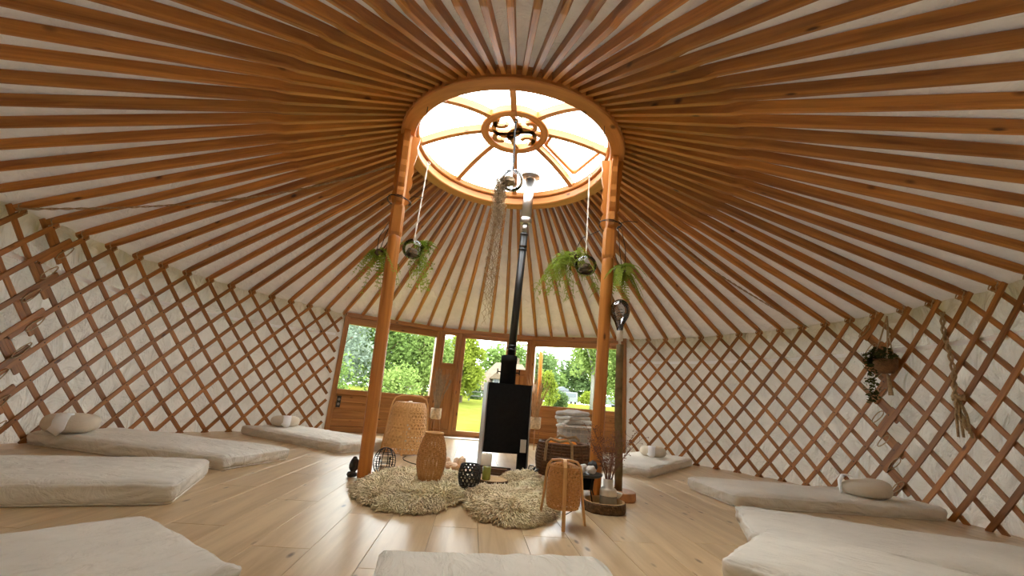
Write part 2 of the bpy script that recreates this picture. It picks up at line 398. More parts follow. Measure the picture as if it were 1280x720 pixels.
# rafters
def rafter_mesh():
    def sec(p, w, d, c, drop=0.0):
        pts = []
        for x, h in ((-w/2+c, -d/2), (w/2-c, -d/2), (w/2, -d/2+c), (w/2, d/2-c*0.5), (w/2-c*0.5, d/2), (-w/2+c*0.5, d/2), (-w/2, d/2-c*0.5), (-w/2, -d/2+c)):
            pts.append(p+Vector((x, 0, 0))+nr*(h-drop))
        return pts
    at = lambda r: Vector((0, r, Z0+(Z1-Z0)*(r-R0)/(R1-R0)))
    b = MB()
    b.loft([sec(at(1.045), 0.036, 0.066, 0.002, 0.004), sec(at(1.98), 0.042, 0.082, 0.003, 0.006), sec(at(2.06), 0.049, 0.076, 0.013), sec(at(2.9), 0.050, 0.074, 0.016), sec(at(3.80), 0.046, 0.062, 0.016), sec(at(3.93), 0.040, 0.050, 0.014)])
    return b.mesh('rafter', M['rafter'])
RM = rafter_mesh()
angs = []
for i in range(14): angs.append(-1.725+DE*i)
for i in range(1, 19): angs.append(-1.725+13*DE+(0.583-(-1.725+13*DE))*i/19)
for i in range(17): angs.append(0.583+DE*i)
a_end = 0.583+16*DE
for i in range(1, 40): angs.append(a_end+(2*pi-1.725-a_end)*i/40)
b = MB(); b.tube([(0.034*cos(t), 3.86+0.012*sin(3*t), 1.815+0.045*sin(t)) for t in [2*pi*i/12 for i in range(12)]], 0.005, 5, closed=True)
loopm = b.mesh('rope_loop', M['rope'], True)
raf = []
for a in angs:
    o = place('rafter', RM, ceil, None, -a); raf.append(o)
    if not (A_L < (a if a < pi else a-2*pi) < A_R): place('rope_loop', loopm, o)

# ------------------------------------------------------------------ lattice panels
ZB, ZT, KS = 0.03, 1.775, 5.5
ZTOP = ZT+0.035
def slat_mesh(dirn, u0, u1):
    """a lath along the wall; u in index units from its foot crossing, inner layer leans right, outer leans left"""
    r = RW-0.085 if dirn > 0 else RW-0.101
    if dirn < 0: r = RW-0.068
    n = max(2, int((u1-u0)*1.6)); b = MB(); pts = []; nn = []
    for i in range(n+1):
        u = u0+(u1-u0)*i/n; a = dirn*u*DE; z = ZB+(ZT-ZB)*u/KS
        pts.append(pol(a, r, z)); nn.append(pol(a, 1, 0))
    b.strip(pts, nn, 0.040, 0.014); return b.mesh('slat', M['slat'])
cache = {}
def get_slat(d, u0, u1):
    k = (d, round(u0, 2), round(u1, 2))
    if k not in cache: cache[k] = slat_mesh(d, u0, u1)
    return cache[k]
rivm = None
def lattice(label, aref, i0, i1, shrink=0.0):
    """heads sit at aref+k*DE; the panel covers indices i0..i1"""
    t = thing('lattice_panel', label, 'lattice', group='lattice wall panels')
    e = 0.12
    for k2 in range(int(math.floor(i0))-7, int(math.ceil(i1))+8):
        for d in (1, -1):
            foot = k2+0.5
            ulo, uhi = -e, KS+e
            # index at u is foot + d*u
            lo, hi = sorted(((i0-foot)*d, (i1-foot)*d))
            a, z = max(ulo, lo), min(uhi, hi)
            if z-a < 0.35: continue
            ang = aref+foot*DE
            if shrink > 0 and lo > ulo+0.01 and d > 0 or shrink > 0 and hi < uhi-0.01 and d < 0: ang += 0.20*DE
            if shrink < 0 and hi < uhi-0.01 and d > 0 or shrink < 0 and lo > ulo+0.01 and d < 0: ang -= 0.20*DE
            place('slat', get_slat(d, a, z), t, (0, 0, 0), -ang)
    rb = MB()
    for k in range(int(math.ceil(i0)), int(i1)+1):
        for j in range(0, 12):
            idx = k+(0.5 if j % 2 == 0 else 0.0); z = ZB+(ZT-ZB)*j/11
            if idx > i1-(5.7 if shrink < 0 else 0) or idx < i0+(5.7 if shrink > 0 else 0): continue
            p = pol(aref+idx*DE, RW-0.094, z); q = pol(aref+idx*DE, 1, 0)
            rb.tube([p, p-q*0.004], [0.007, 0.004], 6)
    stuff(rb.build('leather_knots', M['darkwood'], t)); return t
def rope_tie(t, a, z, tilt):
    pts = []
    for i in range(16):
        q = i/16*2*pi; x = 0.085*cos(q)*cos(tilt)-0.024*sin(q)*sin(tilt); y = 0.085*cos(q)*sin(tilt)+0.024*sin(q)*cos(tilt)
        pts.append(pol(a+x/RW, RW-0.100-0.004*sin(2*q), z+y))
    b = MB(); b.tube(pts, 0.0045, 5, closed=True); b.build('rope_tie', M['rope'], t, True)
aL, aR = -1.725, 0.583
iL_end = (A_L-0.02-aL)/DE
pA = lattice('long lattice panel on the left wall running up to the window', aL, 1.0, iL_end)
pB = lattice('lattice panel cut by the left edge of the picture', aL, -6.0, 1.85, -1)
pC = lattice('long lattice panel on the right wall running up to the doorway side', aR, (A_R+0.02-aR)/DE, 12.2)
pD = lattice('lattice panel behind the hanging rope on the right', aR, 11.35, 20.0, 1)
for z in (0.12, 0.32, 0.52, 0.74, 0.96, 1.18, 1.40, 1.60):
    rope_tie(pA, aL+(1.35+0.25*sin(z*9))*DE, z, 0.9); rope_tie(pC, aR+(11.8+0.2*sin(z*7))*DE, z+0.06, 0.7)
def band(label, a0, a1, zf):
    n = 60; pts = [pol(a0+(a1-a0)*i/n, RW-0.052, zf(i/n)) for i in range(n+1)]; nn = [pol(a0+(a1-a0)*i/n, 1, 0) for i in range(n+1)]
    b = MB(); b.strip(pts, nn, 0.040, 0.003); tag(b.build('webbing_band', M['webbing'], smooth=False), label, 'strap', 'girth bands')
band('narrow white girth band behind the left lattice', A_L-0.03, -2.1, lambda t: 1.45-0.06*sin(pi*min(1, t*1.4))+0.01)
band('narrow white girth band behind the right lattice', A_R+0.05, 2.1, lambda t: 1.44-0.012*t)

# ------------------------------------------------------------------ glazed front: three straight units
def unit(name, a0, a1, label):
    p, q = pol(a0, RW, 0), pol(a1, RW, 0); d = q-p; L = d.length
    t = thing(name, label, None, p, atan2(d.y, d.x), kind='structure'); return t, L        # local x along, y outwards
def rail(t, nm, lo, hi, ax, mat='joinery', c=0.006): b = MB(); b.cbox(lo, hi, c, ax); return b.build(nm, M[mat], t)
def sash(t, x0, x1, z0, z1, w=0.05, y=0.0):
    rail(t, 'sash_rail', (x0, y-0.03, z1-w), (x1, y+0.03, z1), 0); rail(t, 'sash_rail', (x0, y-0.03, z0), (x1, y+0.03, z0+w), 0)
    rail(t, 'sash_stile', (x0, y-0.03, z0+w), (x0+w, y+0.03, z1-w), 2); rail(t, 'sash_stile', (x1-w, y-0.03, z0+w), (x1, y+0.03, z1-w), 2)
    b = MB(); b.box((x0+w-0.008, y-0.006, z0+w-0.008), (x1-w+0.008, y+0.006, z1-w+0.008)); b.build('pane', M['glass'], t)
def boards(t, x0, x1, z0, z1, n, vertical=False, y=0.0):
    for i in range(n):
        if vertical: a, c = x0+(x1-x0)*i/n, x0+(x1-x0)*(i+1)/n; rail(t, 'board', (a+0.001, y-0.012, z0), (c-0.001, y+0.012, z1), 2, c=0.005)
        else: a, c = z0+(z1-z0)*i/n, z0+(z1-z0)*(i+1)/n; rail(t, 'board', (x0, y-0.012, a+0.001), (x1, y+0.012, c-0.001), 0, c=0.006)
HT = 1.80
def bay(name, a0, a1, label):
    t, L = unit(name, a0, a1, label)
    for x in (0.0, L-0.075): rail(t, 'post', (x, -0.05, 0), (x+0.075, 0.05, HT), 2)
    rail(t, 'head_beam', (0, -0.065, 1.765), (L, 0.06, HT+0.035), 0); rail(t, 'top_rail', (0.075, -0.045, 1.655), (L-0.075, 0.045, 1.763), 0)
    rail(t, 'sill_rail', (0.075, -0.055, 0.555), (L-0.075, 0.06, 0.635), 0); rail(t, 'bottom_rail', (0.075, -0.045, 0), (L-0.075, 0.045, 0.085), 0)
    boards(t, 0.075, L-0.075, 0.085, 0.555, 4)
    rail(t, 'backing_panel', (0.06, 0.014, 0.06), (L-0.06, 0.03, 0.57), 0)
    b = MB(); b.box((0.06, -0.006, 0.62), (L-0.06, 0.006, 1.665)); b.build('pane', M['glass'], t)
    return t, L
w1, L1 = bay('window_1', A_L, -0.297, 'wide wood-framed window above horizontal boards, left of the glazed door')
w2, L2 = bay('window_2', 0.130, A_R, 'wide wood-framed window above horizontal boards, right of the stove')
d1, LD = unit('door_1', -0.297, 0.130, 'glazed wooden front door with narrow side lights behind the stove')
rail(d1, 'head_beam', (0, -0.065, 1.765), (LD, 0.06, HT+0.035), 0); rail(d1, 'threshold', (0, -0.06, 0), (LD, 0.06, 0.03), 0)
for x in (0.0, LD-0.05): rail(d1, 'post', (x, -0.05, 0.03), (x+0.05, 0.05, 1.765), 2)
xa, xb = 0.36, LD-0.36
for x in (xa-0.03, xb-0.03): rail(d1, 'jamb', (x, -0.05, 0.03), (x+0.06, 0.05, 1.765), 2)
for x0, x1 in ((0.05, xa-0.03), (xb+0.03, LD-0.05)):
    sash(d1, x0, x1, 1.18, 1.765, 0.042); rail(d1, 'mid_rail', (x0, -0.04, 1.11), (x1, 0.04, 1.18), 0); rail(d1, 'bottom_rail', (x0, -0.04, 0.03), (x1, 0.04, 0.12), 0)
    boards(d1, x0, x1, 0.12, 1.11, 2, True); rail(d1, 'backing_panel', (x0-0.01, 0.014, 0.10), (x1+0.01, 0.03, 1.13), 2)
sash(d1, xa+0.03, xb-0.03, 0.03, 1.765, 0.075)
b = MB(); b.cbox((xb-0.085, -0.055, 0.88), (xb-0.055, -0.03, 1.05), 0.004, 2); b.tube([(xb-0.07, -0.05, 0.98), (xb-0.07, -0.085, 0.98), (xb-0.18, -0.085, 0.98)], 0.008, 8); b.build('door_handle', M['greysteel'], d1)
b = MB(); b.slab(0.95, 0.34, 0.014, 0.007, 12, 6, 2, lambda p, n: Vector((0, 0, 0.002*nz3(p.x*8, p.y*8, 1)))); tag(b.build('door_mat', M['mat'], smooth=True, loc=(-0.62, 3.62, 0.0), rz=0.12), 'thin pale mat lying inside the front door', 'mat')
# power socket on the left window post
t = thing('power_socket', 'small black socket strip on the boards under the left window', 'socket', w1.matrix_basis @ Vector((0.13, -0.02, 0.36)), w1.rotation_euler.z)
b = MB(); b.cbox((-0.03, -0.03, 0), (0.03, 0.0, 0.17), 0.006, 2); b.build('body', M['plug'], t)
for z in (0.03, 0.10):
    b = MB(); b.lathe([(0.019, 0), (0.019, 0.004), (0.014, 0.004), (0.013, 0.0)], 16); o = b.build('outlet', M['greysteel'], t, loc=(0, -0.030, z+0.02)); o.rotation_euler.x = pi/2

# ------------------------------------------------------------------ roof crown
cr = thing('skylight', 'round wooden skylight crown with spokes and carved hub at the roof peak', 'skylight', (0, 0, 0))
def ring_mesh(ri, ro, z0, z1, n=72, c=0.01):
    prof = [(ri+c, z0), (ro-c, z0), (ro, z0+c), (ro, z1-c), (ro-c, z1), (ri+c, z1), (ri, z1-c), (ri, z0+c)]
    b = MB(); rings = [[pol(2*pi*i/n, r, z) for r, z in prof] for i in range(n)]; b.loft(rings, False, True); return b
ring_mesh(0.950, 1.085, 2.965, 3.055).build('rim', M['crown'], cr)
ring_mesh(0.925, 1.085, 3.056, 3.125).build('upper_rim', M['crown'], cr)
def dome(r): return 3.145+0.235*(1-(r/0.97)**2.2)
for k in range(8):
    b = MB(); rings = []
    for i in range(13):
        r = 0.30+(0.99-0.30)*i/12; z = dome(r)-0.045; w = 0.026; h = 0.036
        rings.append([(-w, r, z-h), (w, r, z-h), (w, r, z+h), (-w, r, z+h)])
    b.loft(rings); b.build('spoke', M['crown'], cr, rz=-(pi+0.03+k*pi/4))
    b = MB(); vs = []; na, nr_ = 8, 8
    for j in range(nr_+1):
        r = 0.31+(1.0-0.31)*j/nr_
        for i in range(na+1): vs.append(pol(pi/4*i/na, r, dome(r)-0.002))
    b.add(vs, [(j*(na+1)+i, j*(na+1)+i+1, (j+1)*(na+1)+i+1, (j+1)*(na+1)+i) for j in range(nr_) for i in range(na)])
    b.build('pane', M['glass'], cr, True, rz=-(pi+0.03+k*pi/4))
HZ = dome(0.33)
hub = ring_mesh(0.265, 0.345, HZ-0.09, HZ-0.01, 48, 0.008).build('hub_ring', M['crown'], cr)
b = MB(); vs = [(0, 0, HZ+0.03)]; n = 24
for j, r in enumerate((0.12, 0.22, 0.33)):
    for i in range(n): vs.append(pol(2*pi*i/n, r, HZ+0.03-0.03*(r/0.33)**2))
b.add(vs, [(0, 1+i, 1+(i+1) % n) for i in range(n)]+[(1+j*n+i, 1+j*n+(i+1) % n, 1+(j+1)*n+(i+1) % n, 1+(j+1)*n+i) for j in range(2) for i in range(n)]); b.build('hub_pane', M['glass'], cr, True)
def scroll(pts, w=0.036):
    P = [Vector((x, y, HZ-0.06)) for x, y in pts]
    b = MB(); b.strip(P, [(0, 0, 1)]*len(P), w, 0.035); return b.build('carved_scroll', M['crown'], hub)
def arc2(cx, cy, r, a0, a1, n=14, r1=None):
    r1 = r if r1 is None else r1
    return [(cx+(r+(r1-r)*i/n)*cos(a0+(a1-a0)*i/n), cy+(r+(r1-r)*i/n)*sin(a0+(a1-a0)*i/n)) for i in range(n+1)]
scroll(arc2(-0.075, -0.06, 0.135, -0.5, 3.9), 0.044); scroll(arc2(0.075, 0.06, 0.135, pi-0.5, pi+3.9), 0.044)
scroll(arc2(0.14, -0.11, 0.100, 2.7, -2.3, 16, 0.035), 0.044); scroll(arc2(-0.14, 0.11, 0.100, pi+2.7, pi-2.3, 16, 0.035), 0.044)
scroll([(-0.27, -0.02), (-0.14, 0.03), (0, 0), (0.14, -0.03), (0.27, 0.02)], 0.044); scroll([(-0.03, -0.27), (0.03, -0.12), (-0.03, 0.12), (0.03, 0.27)], 0.044)
scroll(arc2(-0.15, -0.14, 0.080, 0.3, 4.8, 14, 0.03), 0.04); scroll(arc2(0.15, 0.14, 0.080, pi+0.3, pi+4.8, 14, 0.03), 0.04)
# hatch between two spokes on the far right
hf = thing('roof_hatch', 'opened wooden skylight hatch frame beside the flue pipe', 'hatch', (0, 0, 0))
h1, h2, h3, h4 = pol(0.92, 0.42, 3.36), pol(0.86, 0.92, 3.245), pol(1.50, 0.93, 3.235), pol(1.45, 0.40, 3.36)
for p, q in ((h1, h2), (h2, h3), (h3, h4), (h4, h1)):
    b = MB(); b.strip([p, q], [(0, 0, 1)]*2, 0.035, 0.03); b.build('hatch_bar', M['crown'], hf)
b = MB(); b.add([h1, h2, h3, h4], [(0, 1, 2, 3)]); b.build('hatch_pane', M['glass'], hf)

# ------------------------------------------------------------------ posts with carved capitals
def roof_post(base, top, label):
    base, top = Vector(base), Vector(top); ax = (top-base)
    t = thing('roof_post', label, 'post', base, 0, 'roof posts')
    at = lambda z: Vector((ax.x*z/ax.z, ax.y*z/ax.z, z))
    b = MB(); b.tube([at(z) for z in (0, 0.02, 1.0, 1.95, 2.0)], [0.050, 0.052, 0.053, 0.054, 0.050], 20); b.build('shaft', M['post'], t, True)
    tang = atan2(top.x, top.y)          # direction of the ring there
    tv = Vector((cos(tang), -sin(tang), 0)); rv = Vector((sin(tang), cos(tang), 0))
    def sq(z, w): p = at(z); c = w*0.35; return [p+tv*x+rv*y for x, y in ((-w+c, -w), (w-c, -w), (w, -w+c), (w, w-c), (w-c, w), (-w+c, w), (-w, w-c), (-w, -w+c))]
    b = MB(); b.loft([sq(1.97, 0.050), sq(2.0, 0.058), sq(2.24, 0.058), sq(2.27, 0.046), sq(2.93, 0.046), sq(2.962, 0.05)]); b.build('neck', M['post'], t)
    poly = [(0.040, 2.26), (0.075, 2.28), (0.095, 2.33), (0.085, 2.38), (0.065, 2.42), (0.085, 2.45), (0.095, 2.50), (0.080, 2.56), (0.095, 2.62), (0.085, 2.68), (0.100, 2.74), (0.110, 2.80), (0.100, 2.86), (0.112, 2.90), (0.120, 2.962), (0.040, 2.962)]
    for (u1, u2, kx) in ((tv, rv, 1.0), (tv*-1, rv*-1, 1.0), (rv, tv*-1, 0.62), (rv*-1, tv, 1.0)):
        b = MB(); b.prism([(0.04+(x-0.04)*kx, z) for x, z in poly], -0.026, 0.026, lambda v: at(v.z)+u1*v.x+u2*v.y); b.build('carved_bracket', M['post'], t)
    return t
PLb, PLt = (-0.909, -0.172, 0), (-0.985, -0.265, 2.965)
PRb, PRt = (0.891, -0.029, 0), (0.990, -0.105, 2.965)
roof_post(PLb, PLt, 'round pine roof post on the left beside the wire lantern')
roof_post(PRb, PRt, 'round pine roof post on the right behind the log tray')

# ------------------------------------------------------------------ stove and flue
st = thing('wood_stove', 'tall black box wood stove standing in front of the door', 'stove', (0.1615, 0.74, 0), math.radians(9))
b = MB(); b.cbox((-0.222, 0.0, 0.16), (0.222, 0.36, 0.825), 0.004, 2); b.build('body', M['black'], st)
b = MB(); b.cbox((-0.212, -0.012, 0.172), (0.212, -0.001, 0.815), 0.003, 2); dr = b.build('door', M['black'], st)
b = MB(); b.box((0.145, -0.0145, 0.178), (0.205, -0.0125, 0.30)); b.build('label_plate', M['label'], dr)
for s in (-1, 1):
    x0, x1 = sorted((s*0.223, s*0.235)); b = MB(); b.box((x0, -0.004, 0.0), (x1, 0.36, 0.832)); b.build('side_plate', M['greysteel'], st)
b = MB(); b.box((-0.222, 0.0, 0.826), (0.222, 0.36, 0.832)); b.build('top_plate', M['black'], st)
b = MB(); b.box((0.13, 0.01, 0.0), (0.222, 0.05, 0.159)); b.build('leg', M['black'], st)
b = MB(); b.lathe([(0.084, 0.832), (0.084, 1.05), (0.088, 1.052), (0.088, 1.13), (0.070, 1.135)], 28, (-0.01, 0.15, 0)); col = b.build('flue_collar', M['black'], st, True)
for s in (-1, 1):
    b = MB(); c = Vector((-0.01, 0.15, 0.955)); b.tube([c+Vector((s*0.08, -0.02, 0)), c+Vector((s*0.118, -0.02, 0))], 0.006, 8); b.tube([c+Vector((s*0.118, -0.02, -0.02)), c+Vector((s*0.118, -0.02, 0.03))], 0.006, 8); b.build('damper_knob', M['black'], col)
fp = thing('flue_pipe', 'stove flue with black lower pipe and shiny steel upper section', 'pipe', (0.145, 0.885, 1.13))
f0, f1 = Vector((0, 0, 0)), Vector((0.062, -0.165, 2.16)); fa = lambda z: f0+(f1-f0)*((z-1.13)/2.16)
def seg(nm, z0, z1, r0, r1, mat, parent=fp): b = MB(); b.tube([fa(z0), fa(z1)], [r0, r1], 24); return b.build(nm, M[mat], parent, True)
seg('lower_pipe', 1.132, 2.52, 0.042, 0.042, 'pipe')
for z in (1.19, 1.23, 2.32, 2.36, 2.50): seg('pipe_ring', z, z+0.02, 0.047, 0.047, 'pipe')
seg('inner_pipe', 2.52, 2.66, 0.034, 0.034, 'steel'); b = MB(); b.tube([fa(2.64), fa(2.65), fa(2.70), fa(2.71)], [0.058, 0.068, 0.068, 0.062], 24); b.build('pipe_cuff', M['steel'], fp, True)
seg('insulated_pipe', 2.70, 3.18, 0.058, 0.058, 'steel')
seg('outside_pipe', 3.18, 3.235, 0.058, 0.058, 'steel')
b = MB(); b.tube([fa(3.205), fa(3.215), fa(3.23), fa(3.24)], [0.062, 0.115, 0.118, 0.070], 28); b.build('roof_flange', M['greysteel'], fp, True)

# ------------------------------------------------------------------ mattresses
def mattress(label, foot, ang, L=1.92, Wd=0.74, H=0.125, seed=0, rumple=1.0):
    """foot = middle of the foot edge; ang = direction (deg, from +x) from foot to head"""
    a = math.radians(ang); d = Vector((cos(a), sin(a), 0)); c = Vector((foot[0], foot[1], 0))+d*L/2
    def fn(p, n):
        side = max(abs(n.x), abs(n.y))
        w = 0.010*nz3(p.x*2.2+seed*9, p.y*3+seed, 0)*(1-side*0.5)
        edge = max(abs(p.x)/(L/2), abs(p.y)/(Wd/2))
        w += rumple*0.006*nz3(p.x*7+seed, p.y*16+p.x*8, 5)*(0.35+0.65*min(1, edge**3))
        w += rumple*0.009*nz3((p.x+p.z*3.0)*9+seed, (p.y+p.z*3.0)*9, 2)*side
        if side > 0.55:
            al = p.x if abs(n.y) > abs(n.x) else p.y
            fo = sin((al*1.0+p.z*2.2*(1 if seed % 2 else -1))*26+seed+3*nz3(al*2.5, seed, 4))
            w += rumple*0.0055*max(0, fo)**2*side*(0.3+0.7*min(1, abs(nz3(al*1.7+seed, 2, 9))*3))
        q = n*w
        crown = -0.012*(edge**4)
        if n.z > 0.5: q.z += crown
        if p.z < 0.02: q.z = max(q.z, -p.z)
        return q
    t = thing('floor_mattress', label, 'mattress', c, a, 'floor mattresses')
    b = MB(); b.slab(L, Wd, H, 0.040, 110, 44, 10, fn); b.build('fitted_sheet', M['sheet'], t, True)
    # piped hem where the sheet tucks under
    pts = []; r = 0.05
    for cx, cy, a0 in ((L/2-r, Wd/2-r, 0), (-L/2+r, Wd/2-r, pi/2), (-L/2+r, -Wd/2+r, pi), (L/2-r, -Wd/2+r, 1.5*pi)):
        for i in range(5): q = a0+pi/2*i/4; pts.append((cx+(r-0.012)*cos(q), cy+(r-0.012)*sin(q), 0.006))
    b = MB(); b.tube(pts, 0.006, 5, closed=True); b.build('hem', M['sheet'], t, True)
    return t
mattress('white mattress farthest back on the left, below the window corner', (-1.36, 1.255), 150, 1.88, 0.74, 0.115, 1)
mattress('white mattress on the left with a large round cushion at its head', (-1.825, 0.005), 169, 1.95, 0.72, 0.115, 2)
mattress('white mattress third from the back on the left, no cushion in view', (-1.70, -0.90), 204, 1.95, 0.78, 0.125, 3)
mattress('white mattress cut by the bottom left corner of the picture', (-0.93, -1.98), 238, 1.85, 0.76, 0.125, 4)
mattress('grey-white mattress at the bottom middle right below the viewer', (0.14, -1.87), 279, 1.80, 0.82, 0.125, 5)
mattress('white mattress cut by the bottom right corner of the picture', (1.34, -1.42), 317, 1.90, 0.82, 0.13, 6)
mattress('crumpled white mattress on the right, second from the bottom corner', (1.62, -0.86), 338, 1.95, 0.76, 0.115, 7, 1.3)
mattress('white mattress on the right with a lumpy cushion at its head', (1.95, 0.29), 5, 1.85, 0.74, 0.115, 8)
mattress('white mattress farthest back on the right, beyond the pole lamp', (1.40, 1.26), 54, 1.85, 0.74, 0.11, 9)
def cushion(label, loc, rz, r=0.175, h=0.14, seed=0, lump=0.0):
    t = thing('meditation_cushion', label, 'cushion', loc, rz, 'round meditation cushions')
    b = MB(); n = 40; prof = []
    for i in range(15):
        q = -pi/2+pi*i/14; prof.append((r*(max(0, cos(q))**0.45), h/2+h/2*(1 if sin(q) > 0 else -1)*abs(sin(q))**0.8))
    vs = []
    for rr_, z in prof:
        for k in range(n):
            a = 2*pi*k/n; w = 1+0.02*nz3(cos(a)*3, sin(a)*3, z*30+seed)+0.012*sin(a*22+3*nz3(cos(a), sin(a), seed))*(rr_/r)+lump*0.10*nz3(cos(a)*1.2+seed, sin(a)*1.2, z*6)
            vs.append((rr_*w*cos(a), rr_*w*sin(a), max(0.0, z*(1-lump*0.25*(0.5+0.5*cos(a))))))
    m = len(prof); b.add(vs, [(j*n+i, j*n+(i+1) % n, (j+1)*n+(i+1) % n, (j+1)*n+i) for j in range(m-1) for i in range(n)]); b.build('cover', M['cushion'], t, True)
    b = MB(); pts = [(r*1.03*cos(-0.15), r*1.03*sin(-0.15), 0.01), (r*1.07, 0, h*0.35), (r*1.06, 0.0, h*0.7), (r*0.9, 0.0, h*1.0), (r*0.6, 0, h*1.02)]
    b.strip(pts, [(1, 0, 0.2)]*3+[(0.7, 0, 0.7), (0, 0, 1)], 0.09, 0.012); b.build('handle_flap', M['webbing'], t, True)
cushion('large round beige cushion with side flap, nearest the left edge', (-3.50, 0.06, 0.115), -1.15, 0.18, 0.15, 1)
cushion('small round cushion on the far left mattress by the window corner', (-2.72, 2.05, 0.113), -1.0, 0.17, 0.13, 2)
cushion('small round cushion on the far right mattress beyond the post', (2.12, 2.20, 0.108), -2.0, 0.165, 0.13, 3)
cushion('slumped knotted cushion on the right mattress against the lattice', (3.30, 0.24, 0.113), 2.7, 0.175, 0.155, 4, 1.0)

# ------------------------------------------------------------------ sheepskins
def fleece(label, cen, rx, ry, rz, seed, tufts, h=0.055, fn=None):
    t = thing('sheepskin', label, 'rug', (cen[0], cen[1], 0.0), rz, 'sheepskin rugs')
    rnd = random.Random(seed)
    def edge(a): return 1+0.20*nz3(cos(a)*1.6+seed, sin(a)*1.6, 3)+0.10*nz3(cos(a)*4, sin(a)*4+seed, 7)+0.05*nz3(cos(a)*11, sin(a)*11+seed, 7)
    def surf(u, a):
        e = edge(a); x, y = rx*u*e*cos(a), ry*u*e*sin(a)
        z = 0.004+h*(1-u**5)*(0.75+0.5*nz3(x*3.5+seed, y*3.5, 1)+0.45*nz3(x*9+seed, y*9, 4))
        if fn: z += fn(x, y)*(1-u**6)
        cu = 1-abs(nz3(x*17+seed, y*17, 3))*2.0; cu2 = 1-abs(nz3(x*34, y*34+seed, 8))*2.0
        z += (0.020*cu+0.009*cu2)*min(1, (1-u)*8)
        return Vector((x, y, max(z, 0.004)))
    b = MB(); n, m = 150, 60; vs = [surf(0, 0)]
    for j in range(1, m+1):
        for i in range(n): vs.append(surf(j/m, 2*pi*i/n))
    o0 = len(vs)
    for i in range(n): p = surf(1, 2*pi*i/n); vs.append((p.x*0.98, p.y*0.98, 0.0))
    fs = [(0, 1+i, 1+(i+1) % n) for i in range(n)]+[(1+(j-1)*n+i, 1+j*n+i, 1+j*n+(i+1) % n, 1+(j-1)*n+(i+1) % n) for j in range(1, m+1) for i in range(n)]
    b.add(vs, fs); b.build('hide', M['hide'], t, True)
    b = MB()
    for _ in range(tufts):
        a = rnd.random()*2*pi; u = sqrt(rnd.random()) if rnd.random() < 0.72 else rnd.uniform(0.9, 1.0)
        p = surf(u, a); out_ = Vector((cos(a), sin(a), 0))*(0.25+0.9*u**3)
        flow = Vector((nz3(p.x*5+seed, p.y*5, 2), nz3(p.x*5, p.y*5+seed, 6), 0))*2.0
        d = (out_*0.7+flow+Vector((rnd.uniform(-.5, .5), rnd.uniform(-.5, .5), rnd.uniform(0.1, 0.6)))).normalized()
        L = rnd.uniform(0.030, 0.060)*(1+0.4*u**6); w = rnd.uniform(0.003, 0.006); s = d.cross(Vector((rnd.uniform(-1, 1), rnd.uniform(-1, 1), 0.3))).normalized(); q = d.cross(s)
        curl = rnd.uniform(-0.5, 0.5)
        r1 = p-d*0.01; r2 = p+d*L*0.55+s*L*0.18*curl; r3 = p+d*L*0.95+s*L*0.5*curl-Vector((0, 0, L*0.25))
        if r3.z < 0.004: r3.z = 0.004
        if r2.z < 0.006: r2.z = 0.006
        vs = []
        for c, ww in ((r1, w), (r2, w*1.1)):
            for k in range(3): vs.append(c+(s*cos(2.094*k)+q*sin(2.094*k))*ww)
        for v_ in vs:
            if v_.z < 0.001: v_.z = 0.001
        vs.append(r3)
        b.add(vs, [(0, 1, 4, 3), (1, 2, 5, 4), (2, 0, 3, 5), (3, 4, 6), (4, 5, 6), (5, 3, 6)])
    stuff(b.build('wool', M['wool'], t, True)); return t
bump = lambda cx, cy, s, k: (lambda x, y: k*exp(-((x-cx)**2+(y-cy)**2)/(s*s)))
fl1 = bump(0.32, -0.30, 0.14, 0.075)
fleece('large cream sheepskin on the left under the tall woven vase', (-0.42, -0.42), 0.42, 0.57, -0.12, 3, 13000, 0.065, fl1)
fl2 = bump(-0.10, -0.42, 0.14, 0.055)
fleece('cream sheepskin on the right reaching towards the three-legged lantern', (0.20, -0.54), 0.30, 0.52, 0.05, 11, 10500, 0.05, fl2)
fleece('small heaped sheepskin in front of the wooden bowl', (0.30, -0.16), 0.17, 0.13, 0.2, 23, 4200, 0.105)

# ------------------------------------------------------------------ woven bamboo things
def weave(mb, prof, n, twist, w, th, rows, dirs=(1, -1), rw=None, steps=22):
    """prof(t)->(r,z); crossing helical strips plus horizontal rings"""
    for d in dirs:
        for k in range(n):
            pts, nn = [], []
            for i in range(steps+1):
                t = i/steps; r, z = prof(t); a = 2*pi*k/n+d*twist*t
                off = th*0.8*(1 if (i+k+(d > 0)) % 2 else -1)
                pts.append(((r+off)*cos(a), (r+off)*sin(a), z)); nn.append((cos(a), sin(a), 0))
            mb.strip(pts, nn, w, th)
    for t in rows:
        r, z = prof(t); m = 30
        mb.strip([(r*cos(2*pi*i/m), r*sin(2*pi*i/m), z) for i in range(m)], [(cos(2*pi*i/m), sin(2*pi*i/m), 0) for i in range(m)], rw or w, th, True)
# tall woven vase lantern
t = thing('woven_vase', 'tall barrel-shaped woven bamboo vase standing on the sheepskin', 'vase', (-0.355, -0.50, 0.062))
pf = lambda s: (0.033+0.068*sin(pi*(0.14+0.735*s)), 0.335*s)
b = MB(); weave(b, pf, 22, 0.7, 0.0075, 0.0025, [i/38 for i in range(39)], rw=0.0058); b.build('body', M['bamboo2'], t)
b = MB(); r0, z0 = pf(1.0); b.tube([((r0+0.002)*cos(2*pi*i/28), (r0+0.002)*sin(2*pi*i/28), z0) for i in range(28)], 0.0075, 8, closed=True); b.build('rim', M['bamboo'], t, True)
b = MB(); b.lathe([(0.001, 0.0), (0.064, 0.0), (0.066, 0.006), (0.001, 0.007)], 28); b.build('base', M['bamboo2'], t)
